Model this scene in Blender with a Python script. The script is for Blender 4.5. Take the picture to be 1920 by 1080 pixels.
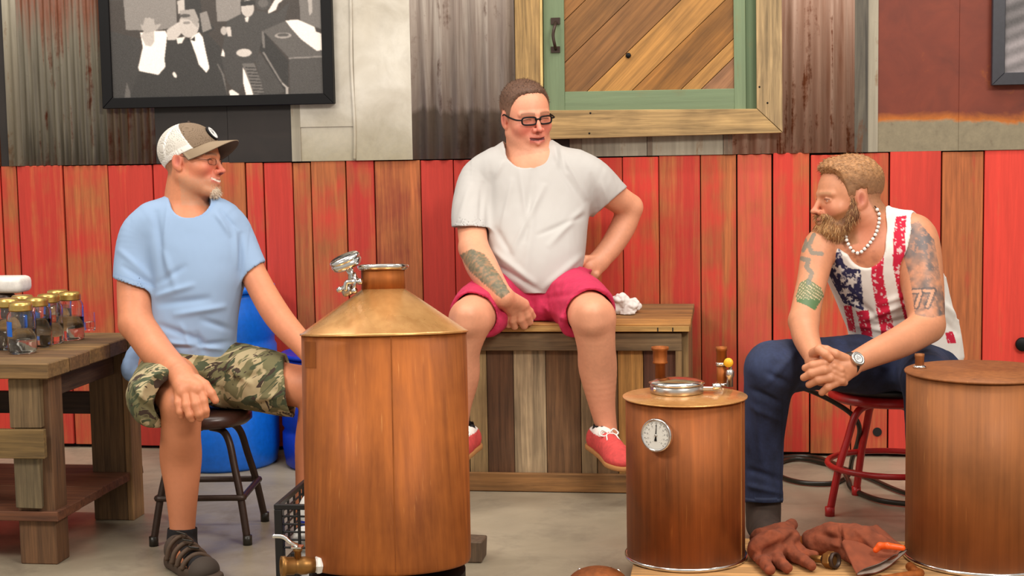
import bpy, bmesh, math, random
import numpy as np
from mathutils import Vector, Matrix
random.seed(7); RNG = np.random.default_rng(7)
for o in list(bpy.data.objects): bpy.data.objects.remove(o)
SC = bpy.context.scene; COL = SC.collection
R = math.radians
# ------------------------------------------------------------------ camera
FPX, HCAM = 2800.0, 1.21
YAW, PITCH, ROLL = R(8.2), R(5.4), R(1.0)
fwd = Vector((-math.sin(YAW)*math.cos(PITCH), math.cos(YAW)*math.cos(PITCH), -math.sin(PITCH)))
rt0 = Vector((math.cos(YAW), math.sin(YAW), 0)); up0 = rt0.cross(fwd)
rgt = rt0*math.cos(ROLL) - up0*math.sin(ROLL); upv = up0*math.cos(ROLL) + rt0*math.sin(ROLL)
CAM = Vector((0, 0, HCAM))
cd = bpy.data.cameras.new('camera'); cam = bpy.data.objects.new('camera', cd); COL.objects.link(cam)
cd.sensor_width = 36; cd.lens = FPX/1920*36; cd.clip_start = .05; cd.clip_end = 60
mw = Matrix((rgt, upv, -fwd)).transposed().to_4x4(); mw.translation = CAM
cam.matrix_world = mw; SC.camera = cam
# ------------------------------------------------------------------ light and exposure
SC.view_settings.view_transform = 'Standard'; SC.view_settings.look = 'None'
SC.view_settings.gamma = 1.0; SC.view_settings.exposure = 0.0; SC.view_settings.use_curve_mapping = False
w = bpy.data.worlds.new('world'); SC.world = w; w.use_nodes = True
w.node_tree.nodes['Background'].inputs[0].default_value = (1.0, .93, .84, 1)
w.node_tree.nodes['Background'].inputs[1].default_value = 0.55
def area(name, loc, target, size, power, color=(1, .93, .84)):
    l = bpy.data.lights.new(name, 'AREA'); l.shape = 'RECTANGLE'; l.size, l.size_y = size; l.energy = power; l.color = color
    o = bpy.data.objects.new(name, l); COL.objects.link(o); o.location = loc
    o.rotation_euler = (Vector(target)-Vector(loc)).to_track_quat('-Z', 'Y').to_euler(); return o
area('studio_light_left', (-3.2, 1.2, 3.6), (-.6, 5.2, .7), (1.6, .8), 85)
area('studio_light_right', (2.2, 1.0, 3.6), (.6, 5.2, .7), (1.6, .8), 142)
area('studio_light_top', (-.3, 3.6, 4.2), (-.3, 4.7, 0), (3.5, 1.4), 75)
for nm, x in (('tube_light_left', -2.7), ('tube_light_right', .75)): area(nm, (x, 5.0, 3.3), (x, 4.6, 0), (1.5, .14), 26)
# ------------------------------------------------------------------ projection helpers (pixel of the 1920x1080 photo -> point)
def ray(px, py): return fwd + rgt*((px-960)/FPX) + upv*(-(py-540)/FPX)
def P(px, py, D): return CAM + ray(px, py)*D
def onY(px, py, Y): r = ray(px, py); return CAM + r*((Y-CAM.y)/r.y)
def onZ(px, py, Z): r = ray(px, py); return CAM + r*((Z-CAM.z)/r.z)
def pxm(r, D): return r*D/FPX
WY = onZ(960, 849, 0).y
# ------------------------------------------------------------------ objects
def lin1(c): c = c/255.; return c/12.92 if c <= .04045 else ((c+.055)/1.055)**2.4
def L(r, g, b): return (lin1(r), lin1(g), lin1(b), 1)
def tag(o, label=None, cat=None, group=None, kind=None):
    if label: o['label'] = label
    if cat: o['category'] = cat
    if group: o['group'] = group
    if kind: o['kind'] = kind
    return o
WL = {}
def thing(name, loc, label, cat, group=None):
    o = bpy.data.objects.new(name, None); COL.objects.link(o); o.location = loc; o.empty_display_size = .05
    WL[o] = Vector(loc); return tag(o, label, cat, group)
class MB:
    def __init__(s): s.v = []; s.f = []; s.sm = []
    def add(s, vs, fs, smooth=False):
        n = len(s.v); s.v += [tuple(v) for v in vs]; s.f += [tuple(i+n for i in f) for f in fs]; s.sm += [smooth]*len(fs); return s
    def box(s, lo, hi, M=None, jit=0):
        vs = [Vector((x, y, z)) for x in (lo[0], hi[0]) for y in (lo[1], hi[1]) for z in (lo[2], hi[2])]
        if jit: vs = [v+Vector([random.uniform(-jit, jit) for _ in range(3)]) for v in vs]
        if M is not None: vs = [M @ v for v in vs]
        return s.add(vs, [(0,1,3,2),(4,6,7,5),(0,4,5,1),(2,3,7,6),(0,2,6,4),(1,5,7,3)])
    def hexa(s, a, d):   # 4 points + offset vector
        a = [Vector(p) for p in a]; n = len(a); vs = a+[p+Vector(d) for p in a]
        return s.add(vs, [tuple(range(n))[::-1], tuple(range(n, 2*n))]+[(i, (i+1) % n, n+(i+1) % n, n+i) for i in range(n)])
    def lathe(s, prof, c, n=48, axis=(0, 0, 1), smooth=True, a0=0, a1=2*math.pi):
        ax = Vector(axis).normalized(); q = Vector((0, 0, 1)).rotation_difference(ax); c = Vector(c)
        full = abs(a1-a0-2*math.pi) < 1e-6; m = n if full else n+1; vs = []; fs = []
        for (r, z) in prof:
            for i in range(m):
                t = a0+(a1-a0)*i/n; vs.append(c+q @ Vector((r*math.cos(t), r*math.sin(t), z)))
        for j in range(len(prof)-1):
            for i in range(n):
                i2 = (i+1) % m; fs.append((j*m+i, j*m+i2, (j+1)*m+i2, (j+1)*m+i))
        if full:
            if prof[0][0] > 1e-5: fs.append(tuple(range(m))[::-1])
            if prof[-1][0] > 1e-5: fs.append(tuple((len(prof)-1)*m+i for i in range(m)))
        return s.add(vs, fs, smooth)
    def tube(s, pts, r, n=10, closed=False, rs=None):
        pts = [Vector(p) for p in pts]; N = len(pts); vs = []; fs = []
        up = None
        for i in range(N):
            a = pts[(i-1) % N] if (closed or i > 0) else pts[i]; b = pts[(i+1) % N] if (closed or i < N-1) else pts[i]
            t = (b-a).normalized()
            if up is None:
                up = t.cross(Vector((0, 0, 1)));
                if up.length < .1: up = t.cross(Vector((1, 0, 0)))
                up.normalize()
            else:
                up = (up - t*up.dot(t)).normalized()
            sd = t.cross(up); rr = rs[i] if rs else r
            for k in range(n): vs.append(pts[i]+up*(rr*math.cos(2*math.pi*k/n))+sd*(rr*math.sin(2*math.pi*k/n)))
        for i in range(N if closed else N-1):
            j = (i+1) % N
            for k in range(n): fs.append((i*n+k, i*n+(k+1) % n, j*n+(k+1) % n, j*n+k))
        if not closed: fs += [tuple(range(n))[::-1], tuple((N-1)*n+k for k in range(n))]
        return s.add(vs, fs, True)
    def ball(s, c, r, n=12, sq=(1, 1, 1), M=None):
        c = Vector(c); vs = []; fs = []; m = max(4, n//2)
        for j in range(m+1):
            th = math.pi*j/m
            for i in range(n):
                ph = 2*math.pi*i/n; v = Vector((r*sq[0]*math.sin(th)*math.cos(ph), r*sq[1]*math.sin(th)*math.sin(ph), r*sq[2]*math.cos(th)))
                vs.append(c+(M @ v if M is not None else v))
        for j in range(m):
            for i in range(n): fs.append((j*n+i, (j+1)*n+i, (j+1)*n+(i+1) % n, j*n+(i+1) % n))
        return s.add(vs, fs, True)
    def build(s, name, mat, parent=None, color=None, bevel=0, kind=None, seg=1):
        V = np.array(s.v); c = Vector(((V.min(0)+V.max(0))/2).tolist())
        me = bpy.data.meshes.new(name); me.from_pydata([tuple(Vector(v)-c) for v in s.v], [], s.f)
        me.polygons.foreach_set('use_smooth', s.sm); me.materials.append(mat)
        bm = bmesh.new(); bm.from_mesh(me)
        bmesh.ops.remove_doubles(bm, verts=bm.verts, dist=1e-6)
        bmesh.ops.recalc_face_normals(bm, faces=bm.faces)
        if bevel: bmesh.ops.bevel(bm, geom=[e for e in bm.edges if len(e.link_faces) == 2 and e.calc_face_angle() > .6], offset=bevel, segments=seg, affect='EDGES', profile=.5)
        bm.to_mesh(me); bm.free(); me.update()
        return put(name, me, c, parent, color, kind)
def put(name, me, c, parent=None, color=None, kind=None):
    o = bpy.data.objects.new(name, me); COL.objects.link(o); WL[o] = Vector(c)
    if parent is not None: o.parent = parent; o.location = Vector(c)-WL[parent]
    else: o.location = c
    if color: o.color = color
    if kind: o['kind'] = kind
    return o
def copy_thing(root, loc, label=None):
    d = Vector(loc)-WL[root]
    def rec(o, par):
        c = o.copy(); COL.objects.link(c); WL[c] = WL[o]+d
        if par is None: c.location = loc
        else: c.parent = par
        for ch in [x for x in WL if x.parent == o]: rec(ch, c)
        return c
    r = rec(root, None)
    if label: r['label'] = label
    return r
def sm_curve(pts, n=8, closed=False):
    pts = [Vector(p) for p in pts]; N = len(pts); out = []
    for i in range(N if closed else N-1):
        p0 = pts[(i-1) % N] if (closed or i > 0) else pts[i]; p1 = pts[i]; p2 = pts[(i+1) % N]; p3 = pts[(i+2) % N] if (closed or i < N-2) else p2
        for k in range(n):
            t = k/n; out.append(.5*((2*p1)+(p2-p0)*t+(2*p0-5*p1+4*p2-p3)*t*t+(3*p1-p0-3*p2+p3)*t**3))
    if not closed: out.append(pts[-1])
    return out
# ------------------------------------------------------------------ materials
class G:
    def __init__(s, name):
        s.m = bpy.data.materials.new(name); s.m.use_nodes = True; s.t = s.m.node_tree; s.t.nodes.clear()
        s.out = s.t.nodes.new('ShaderNodeOutputMaterial')
    def n(s, typ, ins={}, **pr):
        nd = s.t.nodes.new('ShaderNode'+typ)
        for k, v in pr.items(): setattr(nd, k, v)
        for k, v in ins.items():
            if isinstance(v, bpy.types.NodeSocket): s.t.links.new(v, nd.inputs[k])
            else: nd.inputs[k].default_value = v
        return nd
    def mix(s, f, a, b, mode='MIX'): return s.n('Mix', {0: f, 6: a, 7: b}, data_type='RGBA', blend_type=mode, clamp_factor=True).outputs[2]
    def math(s, op, a, b=0.0, cl=False): return s.n('Math', {0: a, 1: b}, operation=op, use_clamp=cl).outputs[0]
    def mr(s, v, a, b, c=0., d=1.): return s.n('MapRange', {0: v, 1: a, 2: b, 3: c, 4: d}).outputs[0]
    def coord(s, scale=(1, 1, 1), rand=True, rot=(0, 0, 0), world=False):
        src = s.n('NewGeometry').outputs['Position'] if world else s.n('TexCoord').outputs['Object']
        v = s.n('Mapping', {0: src, 2: rot}).outputs[0]
        v = s.n('VectorMath', {0: v, 1: scale}, operation='MULTIPLY').outputs[0]
        if rand:
            r = s.n('ObjectInfo').outputs['Random']; r = s.math('MULTIPLY', r, 61.7)
            v = s.n('VectorMath', {0: v, 1: r}, operation='ADD').outputs[0]
        return v
    def noise(s, v, sc, det=4., ro=.55, dist=0.): return s.n('TexNoise', {'Vector': v, 'Scale': sc, 'Detail': det, 'Roughness': ro, 'Distortion': dist}).outputs[0]
    def pbr(s, col, rough=.6, metal=0., bump=None, bs=.3, bd=.002, **kw):
        ins = {'Base Color': col, 'Roughness': rough, 'Metallic': metal}
        ins.update(kw)
        if bump is not None: ins['Normal'] = s.n('Bump', {'Strength': bs, 'Distance': bd, 'Height': bump}).outputs[0]
        b = s.n('BsdfPrincipled', ins); s.t.links.new(b.outputs[0], s.out.inputs[0]); return s.m
def plain(name, col, rough=.5, metal=0., **kw):
    g = G(name); c = g.coord((1, 1, 1)); nz = g.noise(c, 60, 3); k = g.mr(nz, .3, .7, .88, 1.08)
    cc = g.n('VectorMath', {0: col[:3], 1: k}, operation='MULTIPLY').outputs[0]
    return g.pbr(cc, rough, metal, bump=nz, bs=.08, bd=.001, **kw)
def wood(name, along, dark=.45, rough=.75, paint=False, bare=(150, 98, 50), rot=(0, 0, 0), worn=.5, bstr=.35):
    """grain along axis; the board's own colour comes from the object colour (alpha = how worn the paint is)"""
    g = G(name); sc = [26, 26, 26]; sc['xyz'.index(along)] = 1.3
    v = g.coord(sc, rot=rot); v2 = g.coord([x*.22 for x in sc], rot=rot); v3 = g.coord((3, 3, 3), rot=rot)
    oi = g.n('ObjectInfo'); base = oi.outputs['Color']; al = oi.outputs['Alpha']
    fine = g.noise(v, 3.2, 5, .65, .4); broad = g.noise(v2, 2.2, 4, .6, 1.2); blot = g.noise(v3, 2.0, 3)
    k = g.mr(fine, .3, .72, dark, 1.18); k2 = g.mr(broad, .3, .7, .72, 1.2); k = g.math('MULTIPLY', k, k2)
    if paint:
        th = g.math('SUBTRACT', 1.0, al)
        ms = g.math('ADD', g.math('MULTIPLY', broad, .6), g.math('MULTIPLY', blot, .5))
        ms = g.math('SUBTRACT', ms, g.math('ADD', g.math('MULTIPLY', th, .5), .275)); ms = g.math('ADD', ms, g.math('MULTIPLY', g.math('SUBTRACT', fine, .5), .16))
        ms = g.mr(ms, -.10, .13)
        kb = g.n('VectorMath', {0: L(*bare)[:3], 1: k}, operation='MULTIPLY').outputs[0]
        kp = g.n('VectorMath', {0: base, 1: g.mr(k, .3, 1.2, .72, 1.1)}, operation='MULTIPLY').outputs[0]
        col = g.mix(ms, kp, kb)
    else:
        col = g.n('VectorMath', {0: base, 1: k}, operation='MULTIPLY').outputs[0]
        grey = g.mix(g.mr(blot, .45, .75, 0, .35), col, g.n('VectorMath', {0: L(70, 52, 40)[:3], 1: k}, operation='MULTIPLY').outputs[0]); col = grey
    return g.pbr(col, rough, 0, bump=fine, bs=bstr, bd=.002)
def copper(name, c1, c2, streak=True, rough=.42, metal=.72):
    g = G(name); v = g.coord((34, 34, 1.2), rand=False); v2 = g.coord((3, 3, 2), rand=False); v3 = g.coord((120, 120, 6), rand=False)
    a = g.noise(v, 1.6, 5, .6, .3); b = g.noise(v2, 2.2, 4, .6); c = g.noise(v3, 1, 2)
    f = g.math('ADD', g.math('MULTIPLY', a, .55), g.math('MULTIPLY', b, .6)); f = g.mr(f, .38, .8)
    col = g.mix(f, L(*c1), L(*c2)); drip = g.mr(c, .68, .78, 0, .35)
    col = g.mix(drip, col, L(214, 150, 84))
    return g.pbr(col, g.mr(b, .3, .7, rough-.08, rough+.12), metal, bump=a, bs=.05, bd=.001)
def vcol(name, rough=.6, nscale=0, bs=.2, bd=.002, sss=0., stretch=(1, 1, 1), **kw):
    g = G(name); a = g.n('Attribute', attribute_name='Col').outputs['Color']; bp = None
    if nscale: bp = g.noise(g.coord(stretch, rand=False), nscale, 4)
    if sss: kw.update({'Subsurface Weight': sss, 'Subsurface Radius': (.02, .008, .004), 'Subsurface Scale': .4})
    return g.pbr(a, rough, 0, bump=bp, bs=bs, bd=bd, **kw)
M = {}
M['red'] = wood('red_barn_paint', 'z', .62, .7, True, (178, 100, 54))
M['wood_z'] = wood('weathered_wood_upright', 'z'); M['wood_x'] = wood('weathered_wood_across', 'x'); M['wood_y'] = wood('weathered_wood_deep', 'y')
M['wood_d'] = wood('diagonal_board_wood', 'x', .6, rot=(0, R(46), 0))
M['green_z'] = wood('green_paint_upright', 'z', .8, .6, True, (120, 100, 60)); M['green_x'] = wood('green_paint_across', 'x', .8, .6, True, (120, 100, 60))
M['black'] = plain('black_frame_paint', L(9, 8, 10), .55, **{'Specular IOR Level': .25}); M['dark'] = plain('dark_backing', L(22, 16, 14), .9)
M['chrome'] = plain('polished_steel', (.78, .77, .75), .14, 1.); M['steel'] = plain('brushed_steel', (.6, .58, .55), .3, 1.)
M['iron'] = plain('dark_iron', L(62, 46, 38), .42, .35); M['redmetal'] = plain('red_enamel', L(176, 30, 30), .35)
M['brass'] = plain('old_brass', L(150, 108, 58), .42, .8); M['gold'] = plain('gold_lid_metal', L(206, 174, 100), .3, .8)
M['leather'] = plain('brown_vinyl', L(66, 40, 32), .3); M['blackv'] = plain('black_vinyl', L(26, 26, 30), .45)
M['rubber'] = plain('black_rubber', L(38, 34, 26), .35); M['blackp'] = plain('black_plastic', L(22, 20, 22), .42)
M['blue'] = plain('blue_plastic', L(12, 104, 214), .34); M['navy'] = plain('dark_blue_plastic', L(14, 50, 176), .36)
M['whitep'] = plain('white_plastic', L(236, 232, 226), .4); M['orange'] = plain('orange_plastic', L(236, 92, 24), .4)
M['yellow'] = plain('yellow_plastic', L(236, 176, 30), .4)
M['copper'] = copper('copper_warm', (124, 64, 24), (184, 106, 44), rough=.55, metal=.55); M['copperd'] = copper('copper_brown', (112, 62, 30), (176, 100, 48), rough=.56, metal=.55)
M['coppert'] = copper('copper_plate', (206, 146, 84), (232, 178, 112), rough=.25, metal=.6); M['coppero'] = copper('copper_tarnished', (122, 74, 40), (168, 104, 56), rough=.56, metal=.4)
g = G('clear_glass'); M['glass'] = g.pbr((1, 1, 1, 1), .02, 0, **{'Transmission Weight': 1., 'IOR': 1.45})
g = G('clear_liquid'); M['liquid'] = g.pbr((.96, .95, .9, 1), .0, 0, **{'Transmission Weight': 1., 'IOR': 1.33})
g = G('lens_glass'); M['lens'] = g.pbr((1, 1, 1, 1), .02, 0, **{'Transmission Weight': 1., 'IOR': 1.05})
M['print'] = vcol('printed_paper', .5)
# sheet metals of the upper wall
def sheet(name, base, light, dark, rust, rmin, rmax, metal=.05, rough=.5, band=None, vert=True, wob=0.):
    g = G(name); v = g.coord((26, 26, 1.1) if vert else (5, 5, 5), world=True, rand=False); v2 = g.coord((5, 5, 1.6) if vert else (3, 3, 3), world=True, rand=False); v3 = g.coord((1, 1, 1), world=True, rand=False)
    a = g.noise(v, 1.3, 5, .6, .5); b = g.noise(v2, 1.4, 5, .62, .8); c = g.noise(v3, 38, 5, .7)
    col = g.mix(g.mr(a, .32, .68), L(*dark), L(*light)); col = g.mix(g.mr(b, .3, .7, .15, .8), col, L(*base))
    ms = g.math('ADD', b, g.math('MULTIPLY', g.math('SUBTRACT', a, .5), .7)); ms = g.math('ADD', ms, g.math('MULTIPLY', g.math('SUBTRACT', c, .5), .3))
    col = g.mix(g.mr(ms, rmin, rmax), col, g.mix(c, L(*rust), L(rust[0]*.55, rust[1]*.5, rust[2]*.5)))
    if band:   # stain that has its own height on the sheet: list of (z0, z1, colour, amount, orange rim)
        z = g.n('SeparateXYZ', {0: g.n('NewGeometry').outputs['Position']}).outputs[2]; z = g.math('ADD', z, g.math('MULTIPLY', g.math('SUBTRACT', b, .5), .10)); z = g.math('ADD', z, g.math('MULTIPLY', g.math('SUBTRACT', a, .5), wob))
        for (z0, z1, cc, am) in band:
            f = g.math('MULTIPLY', g.mr(z, z0, z1, 1, 0), am); col = g.mix(f, col, g.mix(c, L(*cc), L(cc[0]*.7, cc[1]*.7, cc[2]*.7)))
    col = g.mix(g.mr(c, .62, .75, 0, .3), col, L(*dark))
    return g.pbr(col, rough, metal, bump=c, bs=.1, bd=.002)
# ================================================================== floor and back wall
g = G('concrete_floor'); v = g.coord((1, 1, 1), world=True, rand=False)
a = g.noise(v, 1.1, 6, .6, .6); b = g.noise(v, 5, 5, .65, .3); c = g.noise(v, 60, 4, .7)
col = g.mix(g.mr(a, .3, .7), L(128, 118, 100), L(174, 162, 140)); col = g.mix(g.mr(b, .5, .72, 0, .5), col, L(98, 88, 76)); col = g.mix(g.mr(c, .66, .74, 0, .5), col, L(190, 180, 165))
M['floor'] = g.pbr(col, g.mr(b, .3, .7, .3, .55), 0, bump=c, bs=.06, bd=.002)
fl = MB().box((-6, -1.5, -.1), (6, WY+.05, 0)).build('floor', M['floor'], kind='structure')
wall = MB().box((-6, WY+.03, 0), (6, WY+.18, 3.4)).build('wall_back', M['dark'], kind='structure')
WX = lambda px, py=305: onY(px, py, WY).x
def WZ(px, py): return onY(px, py, WY).z
# red painted planks of the wainscot: (px of left seam, red amount, colour)
PL = [(-1080,.6,0),(-990,.7,0),(-900,.4,0),(-815,.8,0),(-725,.6,0),(-640,.7,0),(-560,.5,0),(-470,.7,0),(-385,.6,0),(-300,.7,0),(-230,.6,0),(-160,.75,0),(-85,.65,0),(0,.45,0),(31,.78,0),(117,.55,0),(202,.85,0),(285,.85,0),(373,.3,0),(460,.66,0),(494,.85,0),(548,.3,0),(582,.4,0),(648,.62,0),(702,.40,1),
      (788,.95,0),(850,.9,0),(928,.8,0),(1010,.7,0),(1088,.6,0),(1167,.62,0),(1235,.5,0),(1313,.36,0),(1381,.6,2),(1448,.66,0),(1519,.5,0),(1597,.52,0),(1667,1.0,0),(1766,.22,0),(1845,.95,0),(1932,.7,0),(2010,.5,0),(2090,.7,0),(2170,.6,0),(2250,.8,0)]
RC = [(206, 58, 44), (136, 42, 34), (206, 80, 64)]
for i in range(len(PL)-1):
    x0, x1 = WX(PL[i][0]), WX(PL[i+1][0]); am = PL[i][1]; c = list(RC[PL[i][2]]); f = random.uniform(.92, 1.06)
    zt = 1.165+random.uniform(-.004, .004); gp = random.uniform(.0014, .0038); yo = WY-random.uniform(0, .006)
    if PL[i][0] == 1519: zt -= .004
    b = MB(); b.box((x0+gp, yo, .012+random.uniform(0, .006)), (x1-gp, WY+.03, zt))
    col = L(*[min(255, k*f) for k in c]); o = b.build('plank', M['red'], wall, (col[0], col[1], col[2], 1-am), bevel=.002)
def hole(px, py, r):
    p = onY(px, py, WY-.0075); MB().lathe([(0, 0), (r, 0), (r, .004), (0, .004)], p, 20, (0, 1, 0), False).build('knot_hole', M['dark'], wall)
hole(1645, 810, .017)
kp = onY(1918, 646, WY-.02); MB().lathe([(0, -.006), (.022, -.006), (.026, -.002), (.026, .012), (0, .012)], kp, 24, (0, 1, 0)).build('wall_knob', M['black'], wall)
# upper wall: sheets of old metal, each a part of its own
def flat(px0, px1, z0, z1, mat, yo=0, th=.012, name='metal_sheet', col=None, bev=0):
    return MB().box((WX(px0, 150), WY-yo, z0), (WX(px1, 150), WY-yo+th, z1)).build(name, mat, wall, col, bevel=bev)
def corr(px0, px1, z0, z1, mat, pitch, amp, yo=0):
    x0, x1 = WX(px0, 150), WX(px1, 150); n = max(12, int((x1-x0)/pitch*10)); vs = []; fs = []
    for i in range(n+1):
        x = x0+(x1-x0)*i/n; y = WY-yo-amp*(.5+.5*math.cos(2*math.pi*(x-x0)/pitch))
        vs += [(x, y, z0), (x, y, z1), (x, y+.003, z0), (x, y+.003, z1)]
    for i in range(n):
        q = 4*i; fs += [(q, q+4, q+5, q+1), (q+2, q+3, q+7, q+6), (q, q+2, q+6, q+4), (q+1, q+5, q+7, q+3)]
    return MB().add(vs, fs, True).build('corrugated_sheet', mat, wall)
ZB, ZT = 1.167, 2.5
s1 = sheet('galvanised_rust_streaks', (136, 130, 114), (166, 160, 144), (84, 78, 68), (126, 56, 26), .6, .74, wob=.75, band=[(1.82, 1.62, (134, 66, 34), .85), (1.18, 1.34, (88, 84, 74), .6)])
s2 = sheet('corrugated_rust_dark', (112, 92, 74), (146, 132, 112), (70, 56, 46), (120, 62, 32), .5, .66)
s3 = sheet('galvanised_pale', (206, 198, 182), (226, 222, 212), (168, 160, 146), (128, 92, 58), .72, .84, vert=False, band=[(1.16, 1.40, (172, 160, 124), .75)])
s4 = sheet('corrugated_grey_purple', (152, 136, 126), (212, 202, 190), (94, 80, 72), (110, 76, 56), .62, .8, wob=.05, band=[(1.345, 1.37, (112, 98, 82), .75)])
s5 = sheet('corrugated_pink_rust', (166, 128, 108), (192, 164, 148), (122, 80, 58), (138, 76, 42), .56, .66)
s6 = sheet('rusted_sheet', (112, 44, 26), (126, 54, 32), (84, 34, 22), (182, 96, 22), .66, .78, metal=.1, rough=.6, vert=False, band=[(1.270, 1.305, (206, 116, 30), 1.), (1.262, 1.275, (150, 138, 112), 1.)])
s7 = sheet('flaking_black', (58, 52, 44), (120, 112, 96), (26, 24, 24), (110, 70, 40), .62, .75)
s8 = sheet('dark_board', (34, 26, 23), (42, 34, 30), (24, 20, 18), (50, 40, 34), .7, .85, metal=0, rough=.55, vert=False)
s9 = sheet('grey_tin', (150, 142, 124), (168, 160, 142), (110, 102, 88), (150, 104, 52), .62, .8)
flat(-1080, -421, ZB, ZT, s9); flat(-420, -60, ZB, ZT, s8); corr(-60, 0, ZB, ZT, s2, .03, .007)
flat(-4, 13, ZB, ZT, s8, .004); corr(13, 40, ZB, ZT, s9, .04, .010, .006)
corr(38, 202, ZB, ZT, s1, .0305, .010); corr(200, 290, ZB, ZT, s2, .0305, .010, .002)
flat(288, 424, ZB, ZT, s8, .004); flat(425, 546, ZB, ZT, s8, .007); flat(545, 562, ZB, ZT, s9, .014)
flat(560, 668, ZB, WZ(600, 237), s3, .008); flat(560, 668, WZ(600, 238), ZT, s3, .012); flat(666, 772, ZB, ZT, s3, .016)
MB().tube(sm_curve([(WX(667), WY-.018, ZB+.002), (WX(669), WY-.019, 1.3), (WX(666), WY-.018, 1.55), (WX(668), WY-.019, 1.8), (WX(667), WY-.018, ZT)]), .006, 8).build('rolled_seam', s3, wall)
corr(771, 966, ZB, ZT, s4, .062, .014, .002)
flat(1040, 1068, ZB, 1.3, s8, .002); flat(1067, 1090, ZB, 1.3, s2, .010)
flat(1090, 1212, ZB, 1.3, s9, .006, name='grey_board'); flat(1213, 1222, ZB, 1.3, s2, .012); flat(1222, 1355, ZB, 1.3, s9, .008, name='grey_board'); flat(1356, 1374, ZB, 1.3, s2, .012)
corr(1373, 1604, ZB, ZT, s5, .046, .011, .002)
flat(1602, 1627, ZB, ZT, s7, .014); flat(1626, 1646, ZB, ZT, s9, .010); flat(1644, 1800, ZB, ZT, s6, .006); flat(1798, 2200, ZB, ZT, s6, .010)
# ================================================================== wooden hatch with green frame
hy = WY-.035
t = thing('wooden_hatch', onY(1215, 262, WY), 'barn-wood hatch with green frame, diagonal boards and pale trim on the wall', 'hatch')
def wq(pts, y, th, name, mat, col, par, bev=.0015):   # quad on the wall from pixels, thickness towards the wall
    a = [onY(px, py, y) for px, py in pts]; return MB().hexa(a, (0, th, 0)).build(name, mat, par, col, bevel=bev)
tc = L(176, 142, 92)+()
wq([(963, -120), (1013, -120), (1016, 206), (968, 262)], hy-.02, .05, 'trim_board', M['wood_z'], L(182, 146, 92), t)
wq([(968, 263), (1016, 207), (1419, 204), (1467, 249)], hy-.02, .05, 'trim_board', M['wood_x'], L(190, 156, 104), t)
wq([(1417, -120), (1465, -120), (1467.5, 248), (1419, 203)], hy-.02, .05, 'trim_board', M['wood_z'], L(178, 150, 108), t)
wq([(1010, -120), (1015, -120), (1018, 205), (1014, 206)], hy-.026, .02, 'trim_bead', M['wood_z'], L(232, 200, 130), t)
gc = L(112, 130, 98); gc = (gc[0], gc[1], gc[2], .12)
wq([(1017, -120), (1056, -120), (1059, 208), (1020, 208)], hy, .03, 'stile', M['green_z'], gc, t)
wq([(1374, -120), (1396, -120), (1399, 206), (1377, 206)], hy, .03, 'stile', M['green_z'], gc, t)
wq([(1059, 172), (1377, 166), (1377, 206), (1059, 208)], hy, .03, 'rail', M['green_x'], gc, t)
gd = L(92, 112, 80); wq([(1396, -120), (1418, -120), (1420, 205), (1399, 206)], hy+.018, .02, 'jamb', M['green_z'], (gd[0], gd[1], gd[2], .1), t)
def clip(poly, ax, lim, keep_less):
    out = []
    for i in range(len(poly)):
        a, b = poly[i], poly[(i+1) % len(poly)]; ia = (a[ax] <= lim) == keep_less; ib = (b[ax] <= lim) == keep_less
        if ia: out.append(a)
        if ia != ib: u = (lim-a[ax])/(b[ax]-a[ax]); out.append(tuple(a[k]+u*(b[k]-a[k]) for k in (0, 1)))
    return out
# seams: value of x+1.03*y on the picture plane of the hatch
sv = [1000, 1048, 1098, 1180, 1277, 1360, 1450, 1487, 1560, 1650]
bc = [(160,114,62),(150,102,54),(140,96,52),(146,100,56),(186,134,70),(152,102,46),(176,128,68),(158,112,78),(150,100,60)]
for i in range(len(sv)-1):
    q = [(sv[i]+.7-1.03*y, y) if k < 2 else (sv[i+1]-.7-1.03*y, y) for k, y in enumerate((300, -200, -200, 300))]
    for ax, lim, kl in ((0, 1377, True), (0, 1057, False), (1, 172, True), (1, -115, False)):
        q = clip(q, ax, lim, kl)
        if not q: break
    if len(q) > 2: MB().hexa([onY(x, y, hy+.010+random.uniform(0, .004)*0) for x, y in q], (0, .02, 0)).build('diagonal_board', M['wood_d'], t, L(*bc[i]), bevel=.001)
h = MB(); yy = hy-.002
for y0, y1 in ((33, 46), (87, 99)):
    a = onY(1033, y1, yy); b = onY(1050, y0, yy); h.box((a.x, yy-.004, a.z), (b.x, yy+.002, b.z))
h.tube(sm_curve([onY(1042, 42, yy-.004), onY(1040, 50, yy-.03), onY(1037, 66, yy-.034), onY(1040, 84, yy-.03), onY(1042, 92, yy-.004)], 6), .006, 10, rs=None)
h.build('pull_handle', M['iron'], t)
MB().ball(onY(1178, 104, hy+.006), .0105, 12, (1, .6, 1)).build('bolt_head', M['black'], t)
for px, py in ((1107, 212), (1105, 250), (1424, 163), (1439, 193)): MB().ball(onY(px, py, hy-.02), .004, 8, (1, .5, 1)).build('nail_head', M['black'], t)
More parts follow.
